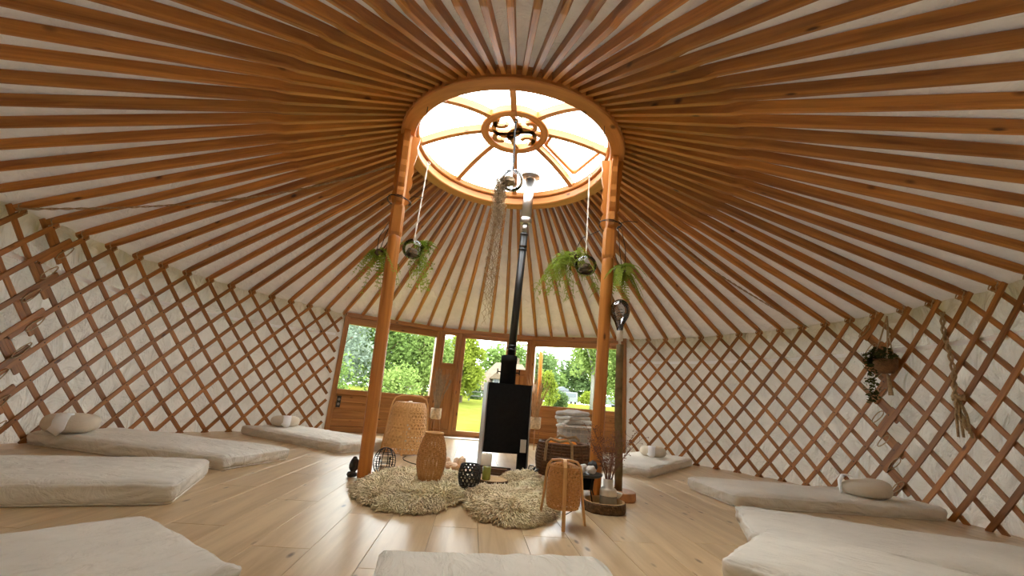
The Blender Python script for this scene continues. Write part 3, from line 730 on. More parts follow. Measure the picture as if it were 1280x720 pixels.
# big woven floor lantern
t = thing('woven_floor_lantern', 'large tapered woven bamboo lantern with hoop handle behind the vase', 'lantern', (-0.985, 1.40, 0), 0.15)
pf2 = lambda s: (0.240-0.045*s-0.030*max(0, s-0.88)/0.12, 0.02+0.53*s)
b = MB(); weave(b, pf2, 34, 1.15, 0.017, 0.004, [0.0, 0.03, 0.06]+[0.1+i*0.06 for i in range(13)]+[0.88, 0.91, 0.94, 0.97, 1.0], rw=0.011); b.build('shade', M['bamboo'], t)
b = MB(); b.lathe([(0.001, 0.546), (0.160, 0.546), (0.164, 0.553), (0.001, 0.556)], 28); b.build('top_disc', M['bamboo'], t)
for q in (0.0, pi/2):
    b = MB(); pts = [(-0.256, 0), (-0.232, 0.25), (-0.212, 0.48), (-0.198, 0.55), (-0.175, 0.60), (-0.12, 0.625), (0, 0.632), (0.12, 0.625), (0.175, 0.60), (0.198, 0.55), (0.212, 0.48), (0.232, 0.25), (0.256, 0)]
    if q: pts = [(x, z if z < 0.54 else 0.54+(z-0.54)*0.25) for x, z in pts]
    b.strip([(x*cos(q), x*sin(q), z) for x, z in pts], [(-sin(q), cos(q), 0)]*len(pts), 0.014, 0.022); b.build('hoop', M['bamboo'], t)
b = MB(); b.lathe([(0.0, 0.03), (0.09, 0.03), (0.09, 0.05), (0.02, 0.06), (0.02, 0.20), (0.035, 0.22), (0.04, 0.26), (0.02, 0.31), (0.0, 0.31)], 16); b.build('bulb_holder', M['ceramic'], t)
b = MB(); b.tube([(0.05, -0.28, 0.006), (0.03, -0.42, 0.005), (0.05, -0.55, 0.005), (0.13, -0.72, 0.005), (0.2, -0.80, 0.005)], 0.004, 6); b.build('cord', M['wire'], t, True)
# three-legged lantern
t = thing('tripod_lantern', 'small woven bamboo lantern on curved legs in front of the basket', 'lantern', (0.515, -0.985, 0), 0.1)
pf3 = lambda s: (0.100-0.012*(2*s-1)**4-0.010*s, 0.095+0.215*s)
b = MB(); weave(b, pf3, 24, 1.5, 0.012, 0.003, [0, 0.03, 0.07, 0.95, 1.0]+[0.12+0.08*i for i in range(10)], rw=0.007); b.build('shade', M['bamboo2'], t)
b = MB(); weave(b, lambda s: (0.078*(1-s)+0.012, 0.31+0.022*sin(s*pi/2)), 18, 0.6, 0.010, 0.003, [0, 0.4, 0.8, 1.0]); b.build('top', M['bamboo2'], t)
for q in (-1.75, 0.05, 2.75):
    c, s = cos(q), sin(q); b = MB(); pts = [(0.135, 0.0), (0.124, 0.08), (0.115, 0.15), (0.110, 0.22), (0.106, 0.27), (0.097, 0.315), (0.075, 0.34), (0.03, 0.347), (-0.02, 0.345)]
    b.strip([(r*c, r*s, z) for r, z in pts], [(c, s, 0)]*4+[(c, s, 0.4), (c, s, 1), (c*0.3, s*0.3, 1), (0, 0, 1), (0, 0, 1)], 0.020, 0.012); b.build('leg', M['bamboo'], t)
b = MB(); b.tube([(0.03, 0.02, 0.11), (0.07, 0.06, 0.06), (0.03, 0.08, 0.03), (0.0, 0.0, 0.11)], 0.003, 6); b.build('cord', M['wire'], t, True)
# black woven holder
t = thing('candle_holder', 'small black openwork bamboo candle holder at the sheepskin edge', 'candle holder', (-0.075, -0.52, 0.055), 0.2)
pf4 = lambda s: (0.048+0.028*sin(pi*(0.12+s*0.72)), 0.016+0.142*s)
b = MB(); weave(b, pf4, 15, 1.3, 0.011, 0.003, [0, 0.5, 0.97, 1.0], rw=0.007); b.build('weave', M['blackweave'], t)
b = MB(); b.lathe([(0.0, 0.02), (0.055, 0.02), (0.058, 0.026), (0.0, 0.028)], 20); b.build('base', M['blackweave'], t)
for q in (0, 2.09, 4.19): b = MB(); b.tube([(0.05*cos(q), 0.05*sin(q), 0.022), (0.056*cos(q), 0.056*sin(q), 0)], [0.009, 0.007], 8); b.build('foot', M['blackweave'], t)
b = MB(); b.lathe([(0.0, 0.028), (0.03, 0.028), (0.03, 0.09), (0.0, 0.088)], 16); b.build('candle', M['wax'], t, True)

# ------------------------------------------------------------------ wire lantern, stone
t = thing('wire_lantern', 'round black wire lantern with a candle at the left post', 'lantern', (-0.80, -0.05, 0))
for k in range(6):
    q = pi*k/6; b = MB(); b.tube([(0.088*sin(s)*cos(q), 0.088*sin(s)*sin(q), 0.112-0.106*cos(s)) for s in [2*pi*i/28 for i in range(28)]], 0.0028, 5, closed=True); b.build('wire_hoop', M['wire'], t)
for z in (0.05, 0.085, 0.12, 0.155, 0.19):
    r = 0.088*sqrt(max(0, 1-((z-0.112)/0.106)**2)); b = MB(); b.tube([(r*cos(2*pi*i/28), r*sin(2*pi*i/28), z) for i in range(28)], 0.0025, 5, closed=True); b.build('wire_ring', M['wire'], t)
b = MB(); b.lathe([(0.0, 0.008), (0.048, 0.008), (0.048, 0.014), (0.0, 0.014)], 20); b.build('plate', M['wire'], t)
b = MB(); b.lathe([(0.044, 0.015), (0.046, 0.15), (0.043, 0.15), (0.041, 0.02)], 24, cap=False); b.build('glass_sleeve', M['glass'], t, True)
b = MB(); b.lathe([(0.0, 0.015), (0.034, 0.015), (0.034, 0.085), (0.03, 0.09), (0.0, 0.088)], 20); b.build('candle', M['peach'], t, True)
def rock(name, loc, sx, sy, sz, mat, parent=None, seed=0, rz=0.0, flat=True):
    b = MB(); vs = []; n, m = 12, 8
    for j in range(m+1):
        p = pi*j/m
        for i in range(n):
            a = 2*pi*i/n; v = Vector((sin(p)*cos(a), sin(p)*sin(a), -cos(p))); k = 1+0.25*nz3(v.x*1.7+seed, v.y*1.7, v.z*1.7)
            vs.append((v.x*sx*k, v.y*sy*k, max(0, sz*(1+v.z*k))))
    b.add(vs, [(j*n+i, j*n+(i+1) % n, (j+1)*n+(i+1) % n, (j+1)*n+i) for j in range(m) for i in range(n)])
    return b.build(name, M[mat], parent, not flat, loc, rz)
t = thing('stone_figure', 'dark carved stone propped at the foot of the left post', 'stone', (-1.005, -0.17, 0))
rock('base', (0, 0, 0), 0.040, 0.035, 0.022, 'stone', t, 1); rock('stone', (0.006, 0, 0.03), 0.034, 0.024, 0.058, 'stone', t, 4)

# ------------------------------------------------------------------ ceremony things around the stove
def slab_log(name, label, cat, loc, r, h, rim=0.0, seed=0, mat='slice', sx=1.0):
    t = thing(name, label, cat, loc, seed*0.7)
    n = 30; out_ = [(r*sx*(1+0.05*nz3(cos(a)*1.5+seed, sin(a)*1.5, 2))*cos(a), r*(1+0.05*nz3(cos(a)*1.5+seed, sin(a)*1.5, 2))*sin(a)) for a in [2*pi*i/n for i in range(n)]]
    sc = lambda k, z: [(x*k, y*k, z) for x, y in out_]
    b = MB()
    b.loft([sc(0.97, 0.0), sc(1.0, h*0.15), sc(1.0, h*0.85), sc(0.965, h)], False); b.build('bark', M['bark'], t)
    b = MB()
    if rim: b.loft([sc(0.96, h), sc(0.86, h), sc(0.82, rim), sc(0.02, rim)], False)
    else: b.loft([sc(0.966, h), sc(0.02, h)], False)
    b.loft([sc(0.02, 0.0), sc(0.97, 0.0)], False)
    b.build('cut_face', M[mat], t); return t
slab_log('log_slice', 'round log slice under the green candle glass', 'wood slice', (0.085, -0.31, 0.070), 0.110, 0.026, 0, 2)
slab_log('log_slice', 'log slice with peach crystals behind the tall woven vase', 'wood slice', (-0.28, 0.42, 0.0), 0.15, 0.03, 0, 3)
for i, (x, y) in enumerate(((-0.33, 0.40), (-0.27, 0.46), (-0.22, 0.38), (-0.29, 0.36), (-0.37, 0.47))):
    tag(rock('crystal', (x, y, 0.031), 0.045, 0.035, 0.03+0.014*((i*7) % 3), 'peach', None, i*3+1, i), ['front left peach crystal on the log slice behind the vase', 'tall peach crystal at the back middle of the log slice', 'peach crystal at the right of the log slice behind the vase', 'frontmost peach crystal on the log slice behind the vase', 'peach crystal at the far left back of the log slice'][i], 'crystal', 'peach crystals')
t = thing('candle_glass', 'olive green candle glass on the log slice', 'candle', (0.035, -0.36, 0.0965))
b = MB(); b.lathe([(0.0, 0.0), (0.028, 0.0), (0.031, 0.005), (0.031, 0.088), (0.028, 0.088), (0.0275, 0.074), (0.0, 0.072)], 24); b.build('tumbler', M['greenglass'], t, True)
b = MB(); b.lathe([(0.0, 0.0725), (0.0272, 0.0745), (0.0, 0.076)], 20); b.build('wax', M['wax'], t)
t = thing('pillar_candle', 'thick cream pillar candle in front of the stove', 'candle', (-0.012, 0.66, 0.0))
b = MB(); b.lathe([(0.0, 0.0), (0.05, 0.0), (0.052, 0.004), (0.052, 0.15), (0.046, 0.153), (0.03, 0.145), (0.0, 0.145)], 28); b.build('wax', M['wax'], t, True)
b = MB(); b.tube([(0, 0, 0.144), (0.002, 0, 0.165)], 0.002, 5); b.build('wick', M['wire'], t)
t = thing('wooden_tray', 'long dark wooden tray lying before the pillar candle', 'tray', (0.05, 0.52, 0.0), -0.12)
b = MB(); b.cbox((-0.17, -0.07, 0), (0.17, 0.07, 0.02), 0.004, 0); b.build('base', M['darkwood'], t)
for y in (-0.07, 0.058): b = MB(); b.cbox((-0.17, y, 0.0205), (0.17, y+0.012, 0.055), 0.002, 0); b.build('side', M['darkwood'], t)
b = MB(); b.tube([(-0.15, -0.02, 0.034), (0.14, 0.03, 0.034)], 0.012, 10); tag(b.build('incense_stick_bundle', M['discwood'], None, True, (0.05, 0.52, 0.001), -0.12), 'tied wooden stick lying in the dark tray', 'stick')
for i, (x, y, a, lab) in enumerate(((0.30, 0.66, 0.15, 'long black fire tong lying nearest the stove leg'), (0.31, 0.56, -0.05, 'black poker lying in front of the fire tong'))):
    t = thing('fire_tool', lab, 'fire tool', (x, y, 0.0), a, 'stove tools')
    b = MB(); b.tube([(-0.16, 0, 0.014), (0.10, 0, 0.014)], 0.012, 8); b.build('rod', M['wire'], t, True)
    b = MB(); b.tube([(0.10, 0, 0.014), (0.13, 0, 0.03), (0.16, 0.0, 0.05), (0.175, 0.012, 0.07)], [0.012, 0.014, 0.012, 0.006], 8); b.build('hook', M['wire'], t, True)
t = thing('wooden_bowl', 'shallow wooden bowl behind the heaped sheepskin', 'bowl', (0.335, 0.26, 0.0))
b = MB(); b.lathe([(0.0, 0.0), (0.09, 0.0), (0.155, 0.055), (0.165, 0.062), (0.150, 0.058), (0.09, 0.016), (0.0, 0.014)], 32); b.build('shell', M['discwood'], t, True)
b = MB(); b.lathe([(0.0, 0.0145), (0.09, 0.018), (0.115, 0.034), (0.0, 0.045)], 24); b.build('ash', M['stone'], t, True)
t = thing('glass_jar', 'tiny glass jar on the floor beside the stove leg', 'jar', (0.43, 0.72, 0))
b = MB(); b.lathe([(0.0, 0.0), (0.03, 0.0), (0.033, 0.02), (0.03, 0.06), (0.022, 0.07)], 20); b.build('jar', M['globe'], t, True)
b = MB(); b.lathe([(0.0, 0.068), (0.023, 0.068), (0.023, 0.08), (0.0, 0.08)], 16); b.build('lid', M['steel'], t)

# ------------------------------------------------------------------ baskets
t = thing('wicker_basket', 'brown coiled wicker basket with jute rope handles beside the right post', 'basket', (0.745, 0.80, 0), 0.0)
for i in range(11):
    z = 0.016+i*0.0275; r = 0.232+0.028*sin(pi*(i+1)/12)
    b = MB(); b.tube([(r*(1+0.006*sin(9*q+i))*cos(q), r*sin(q), z) for q in [2*pi*k/40 for k in range(40)]], 0.0175, 7, closed=True); b.build('coil', M['wicker'], t, True)
b = MB(); b.lathe([(0.0, 0.006), (0.235, 0.006), (0.235, 0.02), (0.0, 0.02)], 32); b.build('bottom', M['wicker'], t)
for k in range(16):
    q = 2*pi*(k+0.5)/16; c, s = cos(q), sin(q); b = MB(); b.strip([((0.250+0.028*sin(pi*(i+1)/12))*c, (0.250+0.028*sin(pi*(i+1)/12))*s, 0.016+i*0.0275) for i in range(11)], [(c, s, 0)]*11, 0.012, 0.004); b.build('binding', M['wicker'], t)
for q in (-1.85, 1.3):
    c, s = cos(q), sin(q); tx, ty = -s, c; b = MB()
    pts = [(-0.13, 0.17), (-0.125, 0.26), (-0.12, 0.34), (-0.085, 0.372), (0, 0.352), (0.085, 0.372), (0.12, 0.34), (0.125, 0.26), (0.13, 0.17)]
    b.tube([(0.288*c+tx*x, 0.288*s+ty*x, z-0.025) for x, z in pts], 0.014, 8); b.build('rope_handle', M['rope'], t, True)
b = MB(); b.slab(0.26, 0.24, 0.10, 0.048, 18, 18, 5, lambda p, n: n*0.03*nz3(p.x*14, p.y*14, p.z*9)); tag(b.build('folded_cloth', M['orange'], None, True, (0.725, 0.76, 0.225), 0.4), 'crumpled orange cloth inside the brown wicker basket', 'cloth')
t = thing('wire_basket', 'whitewashed openwork basket holding folded blankets behind the wicker basket', 'basket', (0.955, 1.50, 0), 0.1)
pf5 = lambda s: (0.175+0.025*s, 0.02+0.41*s)
b = MB(); weave(b, pf5, 22, 0.0, 0.010, 0.006, [0, 0.12, 0.24, 0.36, 0.48, 0.6, 0.72, 0.84, 0.96], dirs=(1,), rw=0.011, steps=10); b.build('weave', M['whitewicker'], t)
b = MB(); b.tube([(0.203*cos(2*pi*i/36), 0.203*sin(2*pi*i/36), 0.432) for i in range(36)], 0.014, 8, closed=True); b.build('rim', M['whitewicker'], t, True)
b = MB(); b.lathe([(0.0, 0.008), (0.175, 0.008), (0.175, 0.02), (0.0, 0.02)], 28); b.build('bottom', M['whitewicker'], t)
b = MB(); b.lathe([(0.0, 0.03), (0.155, 0.03), (0.184, 0.40), (0.0, 0.405)], 28); b.build('lining', M['blanket'], t, True)
bl = ['lowest folded grey-white blanket in the openwork basket', 'second folded blanket from the bottom of the basket stack', 'third folded blanket up, sagging over the basket rim', 'topmost folded blanket of the basket stack, tilted']
for i in range(4):
    def fn(p, n, i=i): return Vector((0, 0, 0.02*nz3(p.x*5+i*5, p.y*5, 1)+0.10*p.x*(i-0.6)*0.35))+n*0.008*nz3(p.x*16, p.y*16, p.z*30+i)
    b = MB(); b.slab(0.35-0.012*i, 0.29, 0.05, 0.024, 22, 16, 6, fn)
    tag(b.build('folded_blanket', M['blanket'], None, True, (0.955+0.012*(i % 2)-0.012*i, 1.50, 0.408+i*0.050), 0.15+0.22*i), bl[i], 'blanket', 'blankets in the basket')

# ------------------------------------------------------------------ small metal table with crystals
t = thing('plant_table', 'low black metal table half hidden behind the small lantern', 'table', (0.735, -0.40, 0))
b = MB(); b.lathe([(0.0, 0.185), (0.12, 0.185), (0.135, 0.195), (0.138, 0.205), (0.125, 0.203), (0.0, 0.198)], 32); b.build('top', M['blackweave'], t, True)
for k in range(4):
    q = 0.5+k*pi/2; b = MB(); b.tube([(0.10*cos(q), 0.10*sin(q), 0.186), (0.085*cos(q), 0.085*sin(q), 0.09), (0.115*cos(q), 0.115*sin(q), 0.0)], 0.005, 6); b.build('leg', M['wire'], t, True)
b = MB(); b.lathe([(0.0, 0.10), (0.06, 0.10), (0.085, 0.184), (0.0, 0.184)], 24); b.build('brazier', M['black'], t, True)
for i, (x, y, s) in enumerate(((0.785, -0.43, 0.036), (0.705, -0.46, 0.03), (0.745, -0.35, 0.034))):
    tag(rock('crystal', (x, y, 0.203), s, s*0.8, s*0.8, 'crystal', None, 20+i*2, i), ['white rock crystal at the right of the low black table', 'white rock crystal at the front of the low black table', 'white rock crystal at the back of the low black table'][i], 'crystal', 'white crystals')
tag(rock('dark_crystal', (0.815, -0.34, 0.203), 0.035, 0.03, 0.04, 'stone', None, 31), 'black stone standing on the low black table', 'stone')
rk = rock('white_pebble', (0.80, -0.22, 0.0), 0.03, 0.025, 0.03, 'crystal', None, 41); tag(rk, 'white pebble on the floor under the low black table', 'stone')

# ------------------------------------------------------------------ log tray, vase with dried flowers, bowl
slab_log('log_tray', 'hollowed log tray with dark bark rim holding the vase', 'tray', (0.852, -0.545, 0.0), 0.148, 0.062, 0.022, 5, 'slice', 1.0)
t = thing('flower_vase', 'two-tone ceramic vase on the log tray with dried flowers', 'vase', (0.895, -0.49, 0.0225))
b = MB(); b.lathe([(0.0, 0.0), (0.054, 0.0), (0.058, 0.006), (0.058, 0.062)], 28); b.build('lower_body', M['ceramicdark'], t, True)
b = MB(); b.lathe([(0.058, 0.0625), (0.058, 0.098), (0.05, 0.108), (0.034, 0.112), (0.034, 0.168), (0.029, 0.168), (0.029, 0.118)], 28, cap=False); b.build('upper_body', M['ceramic'], t, True)
rnd = random.Random(5); b = MB(); b2 = MB()
for k in range(26):
    q = rnd.random()*2*pi; lean = rnd.uniform(0.03, 0.24); h = rnd.uniform(0.22, 0.42); p0 = Vector((0.012*cos(q), 0.012*sin(q), 0.12))
    pts = [p0+Vector((cos(q)*lean*s**1.6, sin(q)*lean*s**1.6, h*s)) for s in (0, 0.25, 0.5, 0.75, 1.0)]
    b.tube(pts, [0.0022, 0.002, 0.0017, 0.0013, 0.001], 4)
    for j in range(22):
        s = rnd.uniform(0.35, 1.0); base = p0+Vector((cos(q)*lean*s**1.6, sin(q)*lean*s**1.6, h*s)); d = Vector((rnd.uniform(-1, 1), rnd.uniform(-1, 1), rnd.uniform(-0.2, 1))).normalized(); e = base+d*rnd.uniform(0.015, 0.05)
        b.tube([base, e], 0.0008, 3)
        w = rnd.uniform(0.003, 0.0055); b2.add([e+Vector(v)*w for v in ((1, 0, 0), (-0.5, 0.8, 0), (-0.5, -0.8, 0), (0, 0, 1), (0, 0, -1))], [(0, 1, 3), (1, 2, 3), (2, 0, 3), (1, 0, 4), (2, 1, 4), (0, 2, 4)])
fl_ = thing('dried_flowers', 'spray of brown dried flowers standing in the ceramic vase', 'flowers', (0.895, -0.49, 0.0225))
stuff(b.build('stems', M['dryflower'], fl_)); stuff(b2.build('flower_heads', M['dryflower'], fl_))
t = thing('small_bowl', 'small white bowl behind the vase on the log tray', 'bowl', (0.955, -0.435, 0.023))
b = MB(); b.lathe([(0.0, 0.0), (0.02, 0.0), (0.022, 0.03), (0.05, 0.062), (0.054, 0.075), (0.050, 0.074), (0.02, 0.04), (0.0, 0.038)], 24); b.build('shell', M['ceramic'], t, True)
b = MB(); b.lathe([(0.0, 0.041), (0.022, 0.043), (0.044, 0.068), (0.0, 0.070)], 20); b.build('filling', M['ceramicdark'], t, True)

# ------------------------------------------------------------------ driftwood pole lamp with giant bulb
t = thing('pole_lamp', 'driftwood pole lamp with a giant clear bulb on a round wood base', 'lamp', (1.055, -0.135, 0))
n = 30
b = MB(); b.lathe([(0.0, 0.0), (0.128, 0.0), (0.134, 0.008), (0.134, 0.056), (0.128, 0.062), (0.0, 0.062)], 36); b.build('base', M['discwood'], t)
b = MB(); b.tube([(0.01*nz3(z*2, 1, 0), 0.01*nz3(z*2, 5, 0), z) for z in [0.062+1.13*i/14 for i in range(15)]], [0.031+0.004*nz3(i*0.7, 2, 2) for i in range(15)], 12); b.build('pole', M['polewood'], t, True)
b = MB(); b.lathe([(0.012, 1.19), (0.012, 1.225), (0.026, 1.226), (0.028, 1.24), (0.026, 1.25), (0.028, 1.26), (0.026, 1.27), (0.028, 1.285), (0.030, 1.31), (0.022, 1.315)], 20); b.build('socket', M['ceramic'], t, True)
prof = [(0.024, 1.312), (0.030, 1.34), (0.045, 1.385), (0.070, 1.43), (0.085, 1.475), (0.083, 1.52), (0.064, 1.56), (0.035, 1.582), (0.0, 1.588)]
b = MB(); b.lathe(prof, 28, cap=False); b.build('bulb', M['bulb'], t, True)
b = MB(); b.tube([(0, 0, 1.31), (0, 0, 1.40)], 0.005, 6); b.tube([(0.03*cos(s*3.0), 0.03*sin(s*3.0), 1.40+0.012*s) for s in [i*0.35 for i in range(24)]], 0.0025, 4); b.build('filament', M['wire'], t, True)

# ------------------------------------------------------------------ dried grass planters by the door
def planter(label, loc, potmat, grass, h, spread, n, feather, seed):
    rnd = random.Random(seed); t = thing('grass_planter', label, 'planter', loc, 0, 'dried grass planters')
    for k in range(3):
        q = 0.5+2.094*k; b = MB(); b.tube([(0.055*cos(q), 0.055*sin(q), 0.40), (0.10*cos(q), 0.10*sin(q), 0.0)], 0.008, 6); b.build('leg', M['joinery'], t, True)
    b = MB(); b.lathe([(0.0, 0.29), (0.07, 0.29), (0.086, 0.31), (0.088, 0.45), (0.082, 0.46), (0.075, 0.45), (0.07, 0.42), (0.0, 0.42)], 24); b.build('pot', M[potmat], t, True)
    b = MB()
    for k in range(n):
        q = rnd.random()*2*pi; le = spread*rnd.random(); hh = h*rnd.uniform(0.65, 1.0)
        P = [Vector((0.03*cos(q)+cos(q)*le*s**1.5, 0.03*sin(q)+sin(q)*le*s**1.5, 0.42+hh*s)) for s in (0, 0.3, 0.6, 0.8, 1.0)]
        b.tube(P, [0.005, 0.0045, 0.004, 0.003, 0.001], 4)
        if feather:
            for j in range(26):
                s = rnd.uniform(0.5, 1.0); i = min(3, int(s*4)); p = P[3].lerp(P[4], (s-0.8)/0.2) if s > 0.8 else P[2].lerp(P[3], (s-0.6)/0.2) if s > 0.6 else P[1].lerp(P[2], (s-0.3)/0.3)
                d = Vector((rnd.uniform(-1, 1), rnd.uniform(-1, 1), rnd.uniform(0.6, 1.8))).normalized(); b.tube([p, p+d*rnd.uniform(0.03, 0.07)], [0.003, 0.0006], 3)
    stuff(b.build('dried_grass', M[grass], t)); return t
planter('grey feathery pampas grass in a bark pot left of the door', (-0.985, 3.30, 0), 'potbark', 'pampas', 0.66, 0.17, 30, True, 2)
planter('tall tan reeds in a bark pot right of the stove', (0.585, 2.92, 0), 'potbark', 'drygrass', 0.74, 0.22, 46, False, 3)

# ------------------------------------------------------------------ hanging globes and plants
def frond(b, p, d, L, leaf, n=14, droop=0.6, rnd=random, w=0.35):
    d = d.normalized(); pts = []
    for i in range(7): s = i/6; pts.append(p+d*L*s+Vector((0, 0, -droop*L*s*s)))
    b.tube(pts, [0.0022]*6+[0.001], 3)
    for i in range(n):
        s = 0.12+0.88*i/n; j = min(5, int(s*6)); q = pts[j].lerp(pts[j+1], s*6-j); tg = (pts[j+1]-pts[j]).normalized()
        side = tg.cross(Vector((0, 0, 1))); side = side.normalized() if side.length > 1e-3 else Vector((1, 0, 0))
        ll = leaf*(1-0.6*s)+0.004
        for sg in (-1, 1):
            e = q+(side*sg*0.9+tg*0.45).normalized()*ll+Vector((0, 0, rnd.uniform(-0.2, 0.2)*ll)); m_ = tg*ll*w*0.5; c = q.lerp(e, 0.5)
            b.add([q, c+m_+Vector((0, 0, 0.002)), e, c-m_], [(0, 1, 2, 3)])
def globe_shell(t, r, c=(0, 0, 0)):
    prof = [(r*sin(pi*i/20), -r*cos(pi*i/20)) for i in range(20)]+[(0.012, r)]
    b = MB(); b.lathe(prof, 32, c, False); b.build('glass_globe', M['globe'], t, True)
def hang_rope(name, label, p, q, mat='whiterope', rad=0.006):
    t = thing(name, label, 'rope', q)
    d = Vector(p)-Vector(q); n = max(8, int(d.length/0.02)); sd_ = 0.55
    for k in range(2):
        b = MB(); b.tube([d*(i/n)+Vector((rad*0.7*cos(i*sd_+pi*k), rad*0.7*sin(i*sd_+pi*k), 0)) for i in range(n+1)], rad*0.75, 5); b.build('strand', M[mat], t, True)
    b = MB(); b.tube([d+Vector((0.02*cos(s), 0, 0.02*sin(s))) for s in [2*pi*i/12 for i in range(12)]], rad*0.7, 5, closed=True); b.build('loop', M[mat], t, True)
    return t
# left globe
gL = Vector((-0.890, 0.150, 2.005))
t = thing('terrarium_globe', 'clear glass terrarium globe hanging beside the left post', 'terrarium', gL, 0, 'hanging glass globes')
globe_shell(t, 0.100); rock('moss_bed', (-0.005, 0, -0.085), 0.062, 0.055, 0.045, 'dirt', t, 3)
b = MB(); b.box((0.02, -0.075, 0.055), (0.045, -0.0735, 0.075)); b.build('price_tag', M['label'], t)
hang_rope('hanging_rope', 'pale rope from the crown rim down to the left glass globe', (-0.868, 0.158, 2.955), (gL.x, gL.y, gL.z+0.10))
rnd = random.Random(9); b = MB()
for k in range(15): q = rnd.uniform(-1.3, 1.3) if k < 9 else rnd.random()*2*pi; frond(b, Vector((0.0, 0.09, 0.10)), Vector((cos(q)*0.8, 0.3+0.3*sin(q), rnd.uniform(0.0, 0.35))), rnd.uniform(0.12, 0.24), 0.034, 14, 0.5, rnd, 0.5)
for k in range(26):
    x, y = rnd.uniform(-0.04, 0.22), rnd.uniform(0.06, 0.16); L = rnd.uniform(0.15, 0.52); z0 = 0.0; pts = [Vector((x*(0.5+0.5*s)+0.012*sin(9*s+k), y, 0.08-L*s)) for s in [i/8 for i in range(9)]]
    b.tube(pts, 0.0012, 3)
    for j in range(26):
        s = rnd.random(); p = pts[min(7, int(s*8))]+Vector((rnd.uniform(-.02, .02), rnd.uniform(-.02, .02), rnd.uniform(-.03, .03))); w = rnd.uniform(0.008, 0.015); a = rnd.random()*6.28
        b.add([p, p+Vector((cos(a), sin(a), 0.3))*w, p+Vector((cos(a), sin(a), -0.9))*w, p+Vector((0, 0, -1))*w], [(0, 1, 2, 3)])
pl = thing('trailing_plant', 'trailing green vine hanging behind the left glass globe', 'plant', gL, 0, 'hanging plants'); stuff(b.build('foliage', M['fern'], pl))
# fern on the left of the left post, on black wire
fL = Vector((-1.08, -0.20, 1.76)); pl = thing('hanging_fern', 'small fern on black wire hanging left of the left post', 'plant', fL, 0, 'hanging plants'); b = MB(); rnd = random.Random(12)
for k in range(24): q = rnd.random()*2*pi; frond(b, Vector((0.01*cos(q), 0.01*sin(q), 0.08)), Vector((cos(q), sin(q), rnd.uniform(-0.9, 0.7))), rnd.uniform(0.12, 0.26), 0.040, 12, 1.25, rnd, 0.55)
stuff(b.build('fronds', M['fern'], pl)); rock('root_ball', (0, 0, 0.03), 0.04, 0.04, 0.035, 'dirt', pl, 2)
b = MB()
for sx in (-0.025, 0.0, 0.025): b.tube([(sx, 0, 0.09), (sx*2.0+0.02, 0.01, 0.22), (sx+0.05, 0.01, 0.34), (0.10, 0.0, 0.55)], 0.0035, 5)
b.build('wire_hanger', M['wire'], pl, True)
def wire_wrap(label, post_b, post_t, z, rad, seed):
    pb, pt = Vector(post_b), Vector(post_t); c = pb.lerp(pt, z/2.965); b = MB(); pts = []
    for i in range(30): a = i*0.5; pts.append((rad*cos(a)*(1+0.03*sin(i)), rad*sin(a), 0.012*sin(i*0.9+seed)))
    pts += [(rad*1.4, -0.05, 0.03), (rad*2.2, -0.08, 0.01)]
    b.tube(pts, 0.0035, 5); tag(b.build('wire_wrap', M['wire'], None, True, c), label, 'wire', 'wires on the posts')
wire_wrap('black wire wound round the left post under its bracket', PLb, PLt, 2.31, 0.105, 1)
wire_wrap('black wire wound round the right post under its bracket', PRb, PRt, 2.31, 0.105, 2)
# right globe and big fern
gR = Vector((0.795, 0.150, 1.975))
t = thing('terrarium_globe', 'mirrored glass globe with soil hanging beside the right post', 'terrarium', gR, 0, 'hanging glass globes')
globe_shell(t, 0.104); rock('moss_bed', (0.0, 0, -0.088), 0.070, 0.065, 0.055, 'dirt', t, 6)
hang_rope('hanging_rope', 'pale rope from the crown rim down to the right glass globe', (0.801, 0.152, 2.955), (gR.x, gR.y, gR.z+0.10))
pl = thing('hanging_fern', 'large airy asparagus fern hanging behind the right glass globe', 'plant', (0.70, 0.28, 2.12), 0, 'hanging plants'); b = MB(); rnd = random.Random(15)
for k in range(46):
    q = rnd.random()*2*pi; d = Vector((cos(q)*0.9-0.45, sin(q)*0.8, rnd.uniform(-0.2, 1.0))).normalized(); L = rnd.uniform(0.18, 0.42); pts = []
    for i in range(8): u = i/7; pts.append(Vector((0, 0, 0.0))+d*L*u+Vector((0, 0, -(0.28+0.7*L)*u*u*0.85)))
    b.tube(pts, [0.002]*7+[0.001], 3)
    for j in range(16):
        u = rnd.uniform(0.12, 1.0); i = min(6, int(u*7)); p = pts[i].lerp(pts[i+1], u*7-i); a = rnd.random()*2*pi
        frond(b, p, Vector((cos(a), sin(a), rnd.uniform(-0.7, 0.5))), rnd.uniform(0.035, 0.085), 0.014, 7, 0.5, rnd, 0.5)
stuff(b.build('fronds', M['fern'], pl)); rock('root_ball', (0, 0, -0.08), 0.07, 0.07, 0.06, 'dirt', pl, 8)
b = MB(); b.tube([(0.0, 0, -0.02), (0.02, 0, 0.08), (0.06, -0.05, 0.17), (0.20, -0.22, 0.19)], 0.004, 5); b.build('wire_hanger', M['wire'], pl, True)
